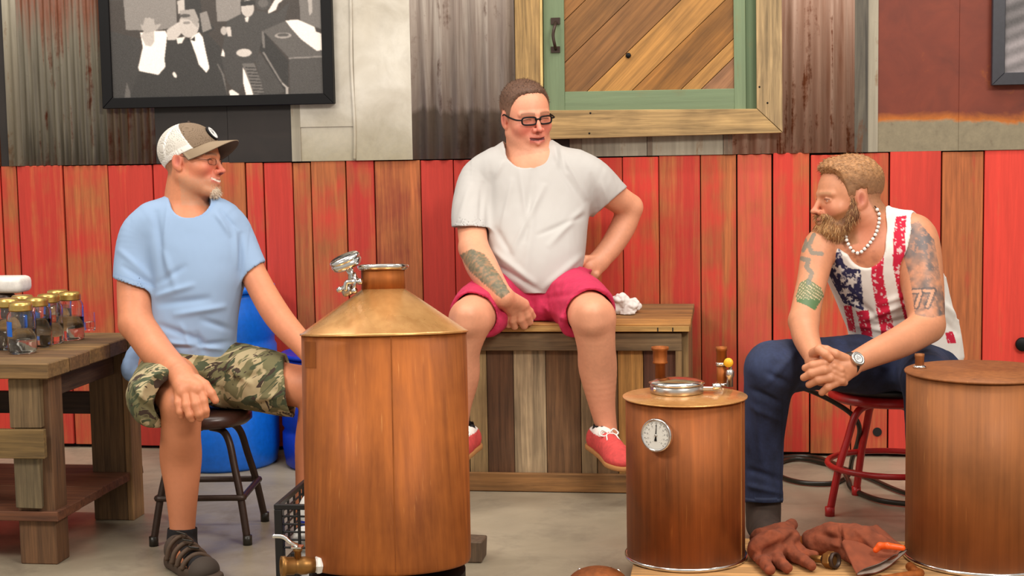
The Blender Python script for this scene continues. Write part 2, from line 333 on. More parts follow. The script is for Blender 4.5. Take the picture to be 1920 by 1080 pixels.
# ================================================================== framed prints
def fillpoly(img, pts, col, soft=None):
    H, W_ = img.shape[:2]; pts = np.array(pts, float); x0, y0 = np.floor(pts.min(0)).astype(int); x1, y1 = np.ceil(pts.max(0)).astype(int)+1
    x0, y0, x1, y1 = max(x0, 0), max(y0, 0), min(x1, W_), min(y1, H)
    if x1 <= x0 or y1 <= y0: return
    X, Y = np.meshgrid(np.arange(x0, x1)+.5, np.arange(y0, y1)+.5); ins = np.zeros(X.shape, bool)
    for i in range(len(pts)):
        (ax, ay), (bx, by) = pts[i], pts[(i+1) % len(pts)]
        if ay == by: continue
        c = ((ay > Y) != (by > Y)) & (X < (bx-ax)*(Y-ay)/(by-ay)+ax); ins ^= c
    img[y0:y1, x0:x1][ins] = col
def ellp(cx, cy, rx, ry, rot=0, n=24): return [(cx+rx*math.cos(a)*math.cos(rot)-ry*math.sin(a)*math.sin(rot), cy+rx*math.cos(a)*math.sin(rot)+ry*math.sin(a)*math.cos(rot)) for a in [2*math.pi*i/n for i in range(n)]]
def srgb2lin(a): a = a/255.; return np.where(a <= .04045, a/12.92, ((a+.055)/1.055)**2.4)
def setcol(me, rgb):
    at = me.color_attributes.new('Col', 'FLOAT_COLOR', 'POINT'); c = np.ones((len(me.vertices), 4), np.float32); c[:, :3] = rgb; at.data.foreach_set('color', c.ravel())
def print_sheet(name, tl, tr, bl, img, parent, mat=None):
    H, W_ = img.shape[:2]; tl, tr, bl = [np.array(p) for p in (tl, tr, bl)]
    u = np.linspace(0, 1, W_)[None, :, None]; vv = np.linspace(0, 1, H)[:, None, None]
    Vt = (tl+(tr-tl)*u+(bl-tl)*vv).reshape(-1, 3); c = Vt.mean(0); I = np.arange(H*W_).reshape(H, W_)
    Fq = np.stack([I[:-1, :-1], I[1:, :-1], I[1:, 1:], I[:-1, 1:]], -1).reshape(-1, 4)
    me = qmesh(name, Vt-c, Fq, mat or M['print']); setcol(me, srgb2lin(img.reshape(-1, 3).astype(float))); return put(name, me, Vector(c.tolist()), parent)
def qmesh(name, V, Fq, mat, smooth=True):
    me = bpy.data.meshes.new(name); me.vertices.add(len(V)); me.vertices.foreach_set('co', np.asarray(V, np.float32).ravel())
    me.loops.add(Fq.size); me.loops.foreach_set('vertex_index', Fq.astype(np.int32).ravel()); me.polygons.add(len(Fq))
    me.polygons.foreach_set('loop_start', np.arange(0, Fq.size, 4, dtype=np.int32)); me.polygons.foreach_set('use_smooth', np.full(len(Fq), smooth))
    me.update(calc_edges=True); me.materials.append(mat); return me
def blur(img, n=1):
    for _ in range(n):
        p = np.pad(img, ((1, 1), (1, 1), (0, 0)), 'edge'); img = (p[:-2, 1:-1]+p[2:, 1:-1]+p[1:-1, :-2]+p[1:-1, 2:]+2*p[1:-1, 1:-1])/6
    return img
def picture_frame(x0, x1, y0, y1, bw, label, img, yd=.05):
    """x0..x1, y0..y1: outer pixels of the frame on the wall"""
    a = onY((x0+x1)/2, y1, WY); t = thing('framed_print', a, label, 'picture'); yf = WY-yd
    p00, p11 = onY(x0, y1, yf), onY(x1, y0, yf); X0, X1, Z0, Z1 = p00.x, p11.x, p00.z, p11.z
    for q in ([(X0, Z0), (X1, Z0), (X1-bw, Z0+bw), (X0+bw, Z0+bw)], [(X0, Z1), (X0, Z0), (X0+bw, Z0+bw), (X0+bw, Z1-bw)], [(X1, Z0), (X1, Z1), (X1-bw, Z1-bw), (X1-bw, Z0+bw)], [(X1, Z1), (X0, Z1), (X0+bw, Z1-bw), (X1-bw, Z1-bw)]):
        MB().hexa([(x, yf, z) for x, z in q], (0, yd-.018, 0)).build('frame_side', M['black'], t, bevel=.002)
    yp = yf+.012; MB().box((X0+bw*.5, yp+.002, Z0+bw*.5), (X1-bw*.5, yp+.012, Z1-bw*.5)).build('backing_board', M['dark'], t)
    print_sheet('print', (X0+bw-.002, yp, Z1-bw), (X1-bw+.002, yp, Z1-bw), (X0+bw-.002, yp, Z0+bw), img, t); return t
# black and white photograph: drawn in the coordinates of a 430x(110+210) plate
S = 1.05; W0, H0 = int(382*S*1.0), int(296*S)
img = np.zeros((H0, W0, 3)); img[:] = (52, 46, 42)
ox, oy = 24, -110     # plate origin inside the 430-wide tracing, in tracing pixels
k = 4.465
def Pp(pts, c): fillpoly(img, [((x/k-ox)*S, (y/k-oy)*S) for x, y in pts], (c, c*.95, c*.91) if not isinstance(c, tuple) else c)
Pp([(80, -480), (1820, -480), (1820, 0), (80, 0)], 58); Pp([(215, -400), (655, -400), (655, 240), (480, 262), (240, 250)], 116)
Pp([(960, -300), (1180, -300), (1170, 150), (1060, 200), (980, 200)], 120); Pp([(1620, -400), (1820, -400), (1820, 300), (1640, 220)], 96); Pp([(1690, -200), (1740, -200), (1735, 150), (1710, 180)], 150)
Pp([(660, -200), (830, -200), (860, 120), (960, 260), (900, 300), (700, 280)], 40); Pp([(665, 20), (722, 0), (722, 100), (670, 130)], 170)
Pp([(840, 130), (900, 110), (935, 260), (860, 290)], 120)
Pp([(100, 250), (360, 330), (330, 600), (500, 640), (640, 560), (740, 830), (110, 830)], 50)
Pp([(560, 340), (760, 340), (900, 300), (1000, 420), (1040, 830), (240, 830), (330, 620)], 44)
Pp([(355, 275), (440, 265), (560, 265), (575, 300), (545, 500), (550, 570), (490, 638), (335, 600), (328, 570), (372, 400)], 226)
Pp([(395, 260), (470, 255), (470, 350), (440, 395), (395, 385), (360, 300)], 168); Pp([(360, 200), (380, 215), (400, 150), (420, 155), (440, 148), (455, 165), (470, 160), (478, 215), (525, 205), (520, 225), (480, 265), (400, 285), (370, 250)], 152)
Pp([(570, 260), (680, 190), (690, 290), (640, 345), (575, 345)], 176); Pp(ellp(752, 225, 82, 105), 172); Pp([(680, 100), (800, 90), (835, 180), (820, 250), (760, 180), (690, 170)], 140)
Pp(ellp(722, 145, 45, 14), 70); Pp(ellp(735, 205, 30, 12), 120); Pp([(645, 330), (720, 320), (690, 375), (655, 380)], 210)
Pp([(755, 340), (830, 285), (860, 330), (880, 450), (905, 590), (878, 630), (820, 560), (800, 480)], 228); Pp([(735, 330), (765, 345), (798, 320), (798, 362), (765, 350), (740, 362)], 30)
Pp([(1060, 200), (1180, 140), (1300, 120), (1450, 150), (1560, 60), (1500, 250), (1340, 320), (1300, 480), (1120, 830), (1040, 700), (1000, 500)], 56)
Pp(ellp(1225, 100, 52, 72), 170); Pp([(1170, 40), (1280, 35), (1290, 70), (1170, 80)], 36); Pp([(1140, -10), (1285, -10), (1270, 12), (1150, 22)], 190); Pp([(1200, 175), (1235, 172), (1225, 215), (1205, 210)], 200)
Pp(ellp(1350, 60, 62, 60), 60); Pp(ellp(1350, 60, 40, 36), 84); Pp([(1385, 130), (1440, 40), (1520, -20), (1530, 20), (1470, 70), (1450, 120), (1390, 148)], 210)
Pp(ellp(1030, 280, 26, 36), 160); Pp([(1050, 250), (1085, 250), (1092, 328), (1060, 330)], 180); Pp([(1000, 490), (1015, 430), (1032, 470), (1028, 498)], 220); Pp(ellp(1185, 470, 62, 34), 182)
Pp([(1340, 290), (1530, 210), (1820, 420), (1820, 520), (1540, 520)], 78); Pp([(1540, 522), (1820, 522), (1820, 830), (1540, 830)], 64); Pp([(1535, 520), (1820, 512), (1820, 524), (1540, 532)], 120)
Pp([(1345, 300), (1365, 320), (1535, 545), (1525, 830), (1500, 820), (1310, 450)], 40); Pp([(1330, 290), (1350, 300), (1355, 440), (1335, 430)], 100)
Pp([(1520, 210), (1620, 205), (1750, 270), (1760, 310), (1810, 330), (1812, 465), (1760, 470), (1640, 370), (1560, 270)], 220); Pp(ellp(1500, 335, 66, 24), 140); Pp(ellp(1500, 330, 46, 14), 70)
Pp([(1170, 590), (1200, 640), (1250, 830), (1190, 830), (1170, 720)], 226); Pp([(1165, 560), (1265, 560), (1345, 820), (1255, 830)], 92)
for i in range(9): y = 590+i*27; Pp([(1190+i*8, y), (1275+i*8, y+6), (1277+i*8, y+14), (1192+i*8, y+8)], 34)
Pp([(1270, 540), (1310, 470), (1500, 800), (1440, 830), (1340, 830)], 60); Pp([(1330, 470), (1345, 465), (1480, 720), (1470, 730)], 112); Pp([(1475, 720), (1530, 770), (1525, 830), (1505, 830), (1505, 770), (1480, 745)], 150)
Pp([(1055, 785), (1080, 775), (1135, 815), (1130, 830), (1060, 830)], 220); Pp(ellp(622, 640, 14, 26, -.4), 214); Pp([(230, 690), (255, 780), (258, 830), (205, 830)], 84); Pp([(1040, 830), (1000, 640), (965, 560), (975, 556), (1020, 650)], 90)
img = blur(img, 2)*1.12+6+RNG.normal(0, 5, (H0, W0, 1))
picture_frame(192, 616, -145, 204, .042, 'black framed black-and-white photograph of men beside a piano, on corrugated metal', np.clip(img, 0, 255))
im2 = np.zeros((150, 150, 3)); yy_, xx_ = np.mgrid[0:150, 0:150]; gsh = 108+18*np.sin(xx_/9.+yy_/3.)+22*np.sin(yy_/17.+xx_/40.)+RNG.normal(0, 6, (150, 150)); im2[:] = gsh[..., None]*np.array([1, .95, .97]); 
M['black2'] = plain('grey_black_frame', L(44, 44, 52), .4)
_b = M['black']; M['black'] = M['black2']; picture_frame(1860, 2130, -120, 160, .045, 'charcoal framed grey print on the rusty sheet at right edge', np.clip(blur(im2), 0, 255)); M['black'] = _b
# ================================================================== side table at the left
ZT_ = .610
nl = onZ(67, 1058, 0); fl_ = onZ(195, 975, 0)
def pX(px, py, Y): return onY(px, py, Y).x
def pZ(px, py, Y): return onY(px, py, Y).z
Yn, Yf = nl.y, fl_.y
t = thing('side_table', (pX(-60, 1058, Yn), Yn, 0), 'rough dark timber side table with lower shelf, holding jars at left', 'table')
def wc(r, g_, b): return L(r, g_, b)
xR = pX(96, 1057, Yn); xRr = xR+.028
legw = xR-pX(39, 1057, Yn)
xL0 = xR-.62
for (x1, Y, nm, cc) in ((xR+.02, Yn, 'leg', (112, 78, 50)), (xR+.02, Yf, 'leg', (118, 88, 56)), (xL0+.02, Yn, 'leg', (92, 66, 44)), (xL0+.05, Yf, 'leg', (84, 62, 42))):
    MB().box((x1-legw-.02, Y, 0), (x1, Y+.085, ZT_-.045)).build(nm, M['wood_z'], t, wc(*cc), bevel=.003)
MB().box((xR-legw, Yn-.022, pZ(60, 800, Yn)), (xR, Yn, ZT_-.05), jit=.002).build('leg_board', M['wood_z'], t, wc(138, 112, 78), bevel=.002)
MB().box((xR-legw+.004, Yn-.022, pZ(60, 950, Yn)), (xR-.012, Yn, pZ(60, 856, Yn)), jit=.002).build('leg_board', M['wood_z'], t, wc(120, 104, 76), bevel=.002)
MB().box((xR+.021, Yf+.0, 0), (xR+.042, Yf+.09, ZT_-.05)).build('leg_board', M['wood_z'], t, wc(164, 124, 80), bevel=.002)
MB().box((xL0-.05, Yn-.045, pZ(60, 854, Yn)), (pX(82, 820, Yn-.045), Yn-.0225, pZ(60, 801, Yn)), jit=.002).build('stretcher', M['wood_x'], t, wc(134, 106, 62), bevel=.002)
MB().box((xL0, Yf+.02, pZ(150, 778, Yf)), (xR-.05, Yf+.045, pZ(150, 737, Yf))).build('stretcher', M['wood_x'], t, wc(70, 50, 38), bevel=.002)
MB().box((xR-.03, Yn+.085, ZT_-.12), (xR-.005, Yf, ZT_-.045)).build('apron', M['wood_y'], t, wc(86, 60, 42), bevel=.002)
MB().box((xL0, Yf+.05, ZT_-.14), (xR, Yf+.075, ZT_-.045)).build('apron', M['wood_x'], t, wc(70, 50, 36), bevel=.002)
sz = pZ(67, 957, Yn)
n = 4; ys = [Yn-.02+(Yf+.11-Yn+.02)*i/n for i in range(n+1)]
for i in range(n): MB().box((xL0-.02, ys[i]+.001, sz-.028), (xR+.035, ys[i+1]-.001, sz), jit=.0015).build('shelf_board', M['wood_x'], t, wc(122, 74, 46), bevel=.002)
ys = [Yn-.06+(Yf+.14-Yn+.06)*i/5 for i in range(6)]
for i in range(5):
    x1 = pX(89, 676, Yn-.06)+.012*i*0
    MB().box((xL0-.08, ys[i]+.001, ZT_-.045), (x1+random.uniform(-.004, .004), ys[i+1]-.001, ZT_), jit=.002).build('top_board', M['wood_x'], t, wc(*[(136, 104, 64), (122, 88, 54), (140, 106, 62), (118, 88, 56), (146, 112, 70)][i]), bevel=.003)
# glass jars
def make_jar(pos, label, hf=1.0, lvl=.6, tagc=True):
    j = thing('glass_jar', pos, label, 'jar', 'glass jars with gold lids on the side table'); c = Vector(pos)
    r, h = .0425, .150*hf
    pr = [(.0, .0), (r*.8, 0), (r, .008), (r, h*.72), (r*.96, h*.79), (r*.76, h*.87), (r*.74, h*.97), (r*.70, h*.97), (r*.70, h*.88), (r*.9, h*.78), (r-.004, h*.70), (r-.004, .012), (r*.7, .006), (0, .006)]
    MB().lathe(pr, c, 28).build('jar_body', M['glass'], j)
    ri = r-.0034; MB().lathe([(0, .0052), (ri*.78, .0052), (ri, .0112), (ri, h*lvl), (0, h*lvl)], c, 24).build('liquid', M['liquid'], j)
    lp = [(0, h+.006), (r*.70, h+.006), (r*.78, h+.003)]
    for i in range(3): lp += [(r*.80, h-.001-i*.006), (r*.835, h-.004-i*.006)]
    lp += [(r*.80, h-.021), (r*.775, h-.021), (r*.775, h-.001), (0, h-.001)]
    MB().lathe(lp[::-1], c, 28).build('lid', M['gold'], j)
    if tagc:
        b = MB(); a0, a1 = math.pi*1.12, math.pi*1.42; vs = []; fs = []
        for i in range(7):
            a = a0+(a1-a0)*i/6
            for z in (h*.36, h*.66): vs.append(c+Vector((.0431*math.cos(a), .0431*math.sin(a), z)))
            for z in (h*.36, h*.66): vs.append(c+Vector((.0427*math.cos(a), .0427*math.sin(a), z)))
        for i in range(6): q = 4*i; fs += [(q, q+4, q+5, q+1), (q+2, q+3, q+7, q+6)]
        b.add(vs, fs, True).build('label_strip', M['blue'], j)
    return j
JL = [(43, 662, 'glass jar with gold lid nearest the front edge of the side table'), (19, 655, 'gold-lidded jar just left behind the front jar, cut by the left edge'), (46, 643, 'gold-lidded jar whose lid rises right behind the front jar'),
      (73, 651, 'gold-lidded jar half hidden to the right behind the front jar'), (95, 644, 'gold-lidded jar in the middle of the row on the side table'), (112, 630, 'rearmost gold-lidded jar, its lid standing highest in the right group'), (134, 637, 'rightmost gold-lidded jar, next to the small shot glass')]
for i, (px, py, lb) in enumerate(JL):
    p = onZ(px, py, ZT_); make_jar((p.x, p.y, ZT_+.0005), lb, 1+.02*math.sin(i*2.1), (.5, .62, .55, .6, .42, .6, .5)[i], i in (0, 3, 4, 5))
p = onZ(168, 620, ZT_); t = thing('shot_glass', (p.x, p.y, ZT_), 'small clear shot glass at the right end of the jars', 'glass'); c = Vector((p.x, p.y, ZT_+.0005))
MB().lathe([(0, 0), (.017, 0), (.0195, .003), (.0200, .062), (.0186, .062), (.0182, .010), (0, .008)], c, 28, smooth=False).build('glass_body', M['glass'], t)
MB().lathe([(0, .0076), (.0185, .0096), (.0187, .030), (0, .030)], c, 28, smooth=False).build('liquid', M['liquid'], t)
p = onZ(6, 630, ZT_); t = thing('dark_canister', (p.x-.02, p.y+.1, ZT_), 'dark canister standing behind the jars at the left edge', 'canister'); c = Vector((p.x-.02, p.y+.06, ZT_))
MB().lathe([(0, 0), (.034, 0), (.036, .004), (.036, .13), (.030, .14), (0, .14)], c, 24).build('canister_body', M['iron'], t)
g = MB().box((c.x-.07, c.y-.05, ZT_+.141), (c.x+.082, c.y+.05, ZT_+.196)); o = g.build('white_tub', M['whitep'], None, bevel=.018, seg=3); tag(o, 'white rounded plastic tub lying on top of the dark canister', 'tub')
for pl in o.data.polygons: pl.use_smooth = True
# ================================================================== stools
def stool(center, seat_z, seat_r, foot_r, ring_z, m, ms, label, rot, seat_th=.045, tube=.0115, ringpoly=True):
    t = thing('stool', (center[0], center[1], 0), label, 'stool'); c = Vector((center[0], center[1], 0))
    zs = seat_z-seat_th
    MB().lathe([(0, zs), (seat_r*.9, zs), (seat_r, zs+.012), (seat_r, seat_z-.016), (seat_r*.94, seat_z-.004), (seat_r*.8, seat_z), (0, seat_z+.001)], c, 40).build('seat', ms, t)
    tops = []
    for k in range(4):
        a = rot+math.pi/2*k; d = Vector((math.cos(a), math.sin(a), 0))
        pts = sm_curve([c+d*.02+Vector((0, 0, zs-.012)), c+d*(foot_r*.42)+Vector((0, 0, zs-.014)), c+d*(foot_r*.60)+Vector((0, 0, zs-.045)), c+d*(foot_r*.72)+Vector((0, 0, zs-.12)), c+d*(foot_r*.86)+Vector((0, 0, ring_z)), c+d*foot_r+Vector((0, 0, .016))], 5)
        lg = MB().tube(pts, tube, 10).build('leg', m, t)
        MB().lathe([(0, 0), (tube*1.25, 0), (tube*1.25, .03), (0, .03)], c+d*(foot_r+.001), 12).build('foot_cap', M['rubber'] if m is M['iron'] else m, lg)
        tops.append(c+d*(foot_r*.86+tube)+Vector((0, 0, ring_z)))
    if ringpoly:
        q = []
        for k in range(4):
            a, b_ = tops[k], tops[(k+1) % 4]; q += [a.lerp(b_, f)+(a.lerp(b_, f)-c-Vector((0, 0, ring_z)))*(.06 if f in (.1, .9) else .0) for f in (.0, .12, .5, .88)]
        MB().tube(sm_curve(q, 3, True), tube*.85, 8, True).build('foot_ring', m, t)
    else:
        q = [c+Vector((math.cos(a), math.sin(a), 0))*(foot_r*.86+tube)+Vector((0, 0, ring_z)) for a in [2*math.pi*i/40 for i in range(40)]]
        MB().tube(q, tube*.8, 8, True).build('foot_ring', m, t)
    return t
sa, sb = onZ(264, 1014, 0), onZ(474, 1016, 0); sc_ = onZ(406, 990, 0)
SLc = ((sa.x+sb.x)/2+.012, (sa.y+sb.y)/2+.10)
LS_Z = .402
stool(SLc, LS_Z, .142, .205, .145, M['iron'], M['leather'], 'low dark metal stool with brown vinyl seat under the man in the cap', R(-38))
ra, rb = onZ(1560, 972, 0), onZ(1602, 962, 0)
RSc = (ra.x+.20, (ra.y+rb.y)/2+.09); RS_Z = .430
ts = stool(RSc, RS_Z-.028, .205, .225, .155, M['redmetal'], M['redmetal'], 'red metal stool with black cushion under the man in jeans', R(205), .035, .0125, False)
MB().lathe([(0, RS_Z-.028), (.19, RS_Z-.028), (.205, RS_Z-.016), (.20, RS_Z-.004), (.17, RS_Z+.002), (0, RS_Z+.002)], (RSc[0], RSc[1], 0), 40).build('cushion', M['blackv'], ts)
# ================================================================== wooden box bench
BY = onZ(1030, 921, 0).y; bx0 = pX(846, 640, BY); bx1 = pX(1279, 700, BY); BZ = pZ(1200, 604, BY)-.003
t = thing('box_bench', ((bx0+bx1)/2, BY, 0), 'reclaimed plank box bench under the man in the grey T-shirt', 'bench')
zr1, zr2 = pZ(1030, 656, BY), pZ(1030, 886, BY); zt0 = BZ-.028
MB().box((bx0, BY-.02, zr1), (bx1, BY, zt0-.003), jit=.001).build('top_rail', M['wood_x'], t, wc(132, 106, 74), bevel=.002)
MB().box((bx0, BY-.02, .002), (bx1, BY, zr2), jit=.001).build('bottom_rail', M['wood_x'], t, wc(158, 112, 64), bevel=.002)
bp = [(846, 120, 96, 66), (878, 176, 146, 100), (912, 112, 76, 50), (962, 180, 156, 122), (1023, 126, 90, 58), (1088, 160, 134, 98), (1118, 128, 96, 62), (1158, 200, 146, 78), (1206, 100, 58, 38), (1273, 0, 0, 0)]
for i in range(len(bp)-1):
    x0 = pX(bp[i][0], 700, BY); x1 = pX(bp[i+1][0], 700, BY)
    MB().box((x0+.001, BY+.003+random.uniform(0, .004), zr2-.03), (x1-.001, BY+.022, zr1+.03)).build('front_plank', M['wood_z'], t, wc(*bp[i][1:]), bevel=.0012)
MB().box((bx1-.022, BY-.018, zr2), (bx1, BY+.003, zr1)).build('corner_strip', M['wood_z'], t, wc(150, 118, 76), bevel=.001)
nsp = 5
for i in range(nsp):
    y0 = BY+.001+(WY-.03-BY)*i/nsp; y1 = BY-.001+(WY-.03-BY)*(i+1)/nsp
    MB().box((bx1, y0, .002), (bx1+.022, y1, zt0-.003)).build('side_plank', M['wood_z'], t, wc(*[(176, 140, 90), (150, 116, 76), (168, 132, 84), (140, 104, 66), (160, 124, 80)][i]), bevel=.001)
MB().box((bx0+.01, BY+.023, .003), (bx1-.002, WY-.03, zt0-.01)).build('inner_box', M['dark'], t)
yb = [BY-.028, BY+.13, BY+.27, BY+.41, WY-.02]
for i in range(4):
    MB().box((bx0-.012, yb[i]+.001, zt0), (bx1+.03, yb[i+1]-.001, BZ), jit=.001).build('lid_board', M['wood_x'], t, wc(*[(186, 132, 68), (172, 120, 62), (166, 118, 66), (150, 112, 68)][i]), bevel=.002)
MB().box((bx0-.012, BY-.034, zt0+.002), (bx1+.026, BY-.029, BZ-.008)).build('edge_strip', M['wood_x'], t, wc(206, 160, 92), bevel=.001)
for px in (1060, 1150, 1234, 1262): x = pX(px, 606, BY); MB().box((x-.0018, BY-.0355, zt0+.003), (x+.0018, BY-.0335, BZ-.012)).build('edge_mark', M['dark'], t)
h0 = onZ(997, 601, BZ); h1 = onZ(1050, 588, BZ)
hp = sm_curve([(pX(997, 600, BY), BY+.02, BZ), (pX(999, 592, BY), BY+.03, BZ+.022), (pX(1008, 582, BY), BY+.04, BZ+.034), (pX(1040, 581, BY), BY+.06, BZ+.034), (pX(1050, 588, BY), BY+.07, BZ)], 5)
MB().tube(hp, .004, 8).build('wire_handle', M['steel'], t)
# ================================================================== blue drums
def drum(px, py, rr, hh, m, label, lid=True):
    f = onZ(px, py, 0); c = Vector((f.x, f.y+rr, 0)); t = thing('plastic_drum', (c.x, c.y, 0), label, 'drum')
    pr = [(0, 0), (rr*.9, 0), (rr*.955, .012), (rr*.96, .03), (rr*.975, .04), (rr, .075), (rr*1.0, hh*.30), (rr*.965, hh*.32), (rr*.965, hh*.35), (rr, hh*.37), (rr*1.0, hh*.66), (rr*.965, hh*.68), (rr*.965, hh*.71), (rr, hh*.73), (rr*.985, hh*.88), (rr*.93, hh*.93), (rr*.93, hh*.96), (0, hh*.96)]
    MB().lathe(pr, c, 56).build('drum_body', m, t)
    MB().lathe([(rr*.86, hh*.962), (rr*.95, hh*.962), (rr*1.0, hh*.968), (rr*1.0, hh*.992), (rr*.97, hh), (rr*.90, hh), (rr*.88, hh*.985), (rr*.86, hh*.985)], c, 56).build('rim', m, t)
    return t
drum(386, 890, .216, .70, M['blue'], 'bright blue plastic drum behind the man in the cap')
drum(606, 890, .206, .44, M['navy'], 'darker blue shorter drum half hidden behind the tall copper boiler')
# ================================================================== tall copper boiler on its stand
BD = 3.60; rb_ = pxm(154.5, BD)
bz0 = P(730, 1052, BD).z; bz1 = P(718, 624, BD).z; bz2 = P(718, 538, BD).z; bz3 = P(718, 500, BD).z
bc_ = P(724, 830, BD); bc_ = Vector((bc_.x, bc_.y, 0))
# this boiler leans a little as the photograph shows (axis through bottom and neck)
ax = (P(718, 500, BD)-P(729, 1052, BD)).normalized(); base = P(729, 1052, BD); H = (P(718, 624, BD)-base).length
t = thing('copper_boiler', base, 'tall copper boiler with a cone top and chrome-rimmed neck in front', 'boiler')
MB().lathe([(0, 0), (rb_*.985, 0), (rb_*.997, .006), (rb_, .02), (rb_, H-.001), (0, H-.001)], base, 96, ax).build('boiler_body', M['copper'], t)
rn = pxm(41, BD); Hc = (P(718, 542, BD)-base).length; Hn = (P(718, 505, BD)-base).length
MB().lathe([(rb_-.004, H-.002), (rb_+.0035, H-.002), (rb_+.0035, H+.002), (rb_-.002, H+.0045), (rn, Hc), (rn-.003, Hc), (rb_-.006, H)], base, 96, ax).build('cone_top', M['coppert'], t)
MB().lathe([(rn-.0035, Hc-.004), (rn, Hc-.004), (rn, Hn), (rn-.0035, Hn)], base, 64, ax).build('neck', M['copper'], t)
MB().lathe([(rn-.004, Hn-.002), (rn+.004, Hn-.002), (rn+.009, Hn+.004), (rn+.0095, Hn+.009), (rn+.002, Hn+.012), (rn-.004, Hn+.010)], base, 64, ax).build('neck_ferrule', M['chrome'], t)
sx = MB(); d = (Vector((-.3, -1, 0))); d = (d-ax*d.dot(ax)).normalized(); 
# rivet-free side seam
q = Vector((0, 0, 1)).rotation_difference(ax)
for ang, nm in ((R(287.5), 'side_seam'),):
    dd = q @ Vector((math.cos(ang), math.sin(ang), 0)); tt = q @ Vector((-math.sin(ang), math.cos(ang), 0))
    a = base+dd*(rb_-.001)+ax*.01; b = base+dd*(rb_-.001)+ax*(H-.004)
    MB().hexa([a-tt*.0012, a+tt*.0012, b+tt*.0012, b-tt*.0012], dd*.0016).build(nm, M['copper'], t)
for (pa, pb) in ((583, 601),):
    ang = R(200)
    vs = []; fs = []
    for i in range(5):
        aa = R(213+17*i/4)
        for z in (H-.075, H-.014): vs.append(base+(q @ Vector((math.cos(aa)*(rb_+.0008), math.sin(aa)*(rb_+.0008), 0)))+ax*z)
    for i in range(4): fs.append((2*i, 2*i+2, 2*i+3, 2*i+1))
    MB().add(vs, fs, True).build('patch_plate', M['copper'], t)
# hinged clamp fitting left of the neck
fa = P(650, 494, BD-.02); fax = (P(640, 472, BD-.02)-P(656, 540, BD-.02)).normalized(); fax = (Vector((-.32, -.22, .92))).normalized()
rr = pxm(29, BD)
_last = MB().lathe([(0, -.010), (rr*.8, -.010), (rr*.95, -.006), (rr, 0), (rr, .005), (rr*.96, .0065), (rr*.96, .009), (rr, .010), (rr, .014), (rr*.9, .018), (0, .019)], fa, 40, fax).build('clamp_cap', M['chrome'], t); ff = _last; ff['label'] = 'polished steel clamp cap beside the neck'
MB().lathe([(.011, -.048), (.011, -.035), (.007, -.028), (.010, -.010)], fa, 20, fax).build('stem', M['chrome'], ff)
MB().tube(sm_curve([P(648, 545, BD-.04), P(650, 530, BD-.045), P(662, 528, BD-.045), P(674, 526, BD-.03)], 5), .006, 8).build('clamp_band', M['chrome'], ff)
MB().tube([P(664, 512, BD-.04), P(666, 524, BD-.045), P(664, 540, BD-.045), P(667, 548, BD-.035)], .0045, 8).build('clamp_bolt', M['chrome'], ff)
for (px, py) in ((637, 543), (675, 528), (664, 545)): MB().lathe([(0, -.006), (.006, -.006), (.007, -.003), (.007, .003), (.006, .006), (0, .006)], P(px, py, BD-.045), 8, (.6, -.5, .3)).build('wing_nut', M['chrome'], ff)
MB().lathe([(0, 0), (.013, 0), (.015, .004), (.015, .02), (.012, .024), (0, .024)], P(655, 552, BD-.02), 24, fax).build('socket', M['steel'], ff)
# drain valve at the bottom left
va = P(603, 1059, BD-.125); vb = P(527, 1062, BD-.155); vx = (vb-va).normalized(); Lv = (vb-va).length
vt = MB().lathe([(.0, .016), (.018, .016), (.019, .03), (.021, .036), (.021, .05), (.018, .055), (.018, .062), (.021, .066), (.021, Lv-.012), (.0235, Lv-.01), (.0235, Lv), (.017, Lv), (.015, Lv-.02), (0, Lv-.02)], va, 28, vx).build('drain_valve', M['brass'], t); vt['label'] = 'brass drain valve with steel lever'
MB().lathe([(0, 0), (.019, 0), (.021, .006), (.021, .012), (.018, .014), (.018, .02), (0, .02)], va, 6, vx, False).build('collar_nut', M['whitep'], vt)
ms = va+vx*.055
MB().lathe([(0, 0), (.008, 0), (.008, .034), (.011, .036), (.011, .042), (0, .042)], ms, 12, (0, 0, 1)).build('valve_stem', M['brass'], vt)
MB().hexa([ms+Vector((-.012, -.012, .043)), ms+Vector((.012, -.012, .043)), ms+Vector((.012, .012, .043)), ms+Vector((-.012, .012, .043))], (0, 0, .004)).build('lever_plate', M['chrome'], vt)
lv = ms+Vector((0, 0, .048)); MB().tube(sm_curve([lv, lv+Vector((-.012, -.01, .008)), lv+Vector((-.03, -.01, .022)), lv+Vector((-.055, -.012, .024))], 4), .005, 8, rs=None).build('lever', M['chrome'], vt)
# stand under the boiler
zs_ = base.z-.020; st = thing('boiler_stand', (base.x, base.y, 0), 'black metal stand under the tall copper boiler', 'stand')
MB().lathe([(rb_*.78, zs_-.022), (rb_*.93, zs_-.022), (rb_*.93, zs_-.002), (rb_*.78, zs_-.002)], (base.x, base.y, 0), 56, smooth=False).build('ring', M['black'], st)
for k in range(4):
    a = R(-42+90*k); x, y = base.x+math.cos(a)*rb_*.85, base.y+math.sin(a)*rb_*.85
    MB().box((x-.014, y-.014, 0), (x+.014, y+.014, zs_-.022)).build('leg', M['black'], st, bevel=.002)
bk = onZ(893, 1056, 0); o = MB().box((bk.x-.06, bk.y, 0), (bk.x+.018, bk.y+.09, pZ(893, 1017, bk.y)), jit=.003).build('timber_offcut', M['wood_z'], None, wc(96, 76, 56), bevel=.003); tag(o, 'small dark timber offcut on the floor right of the tall boiler', 'offcut')
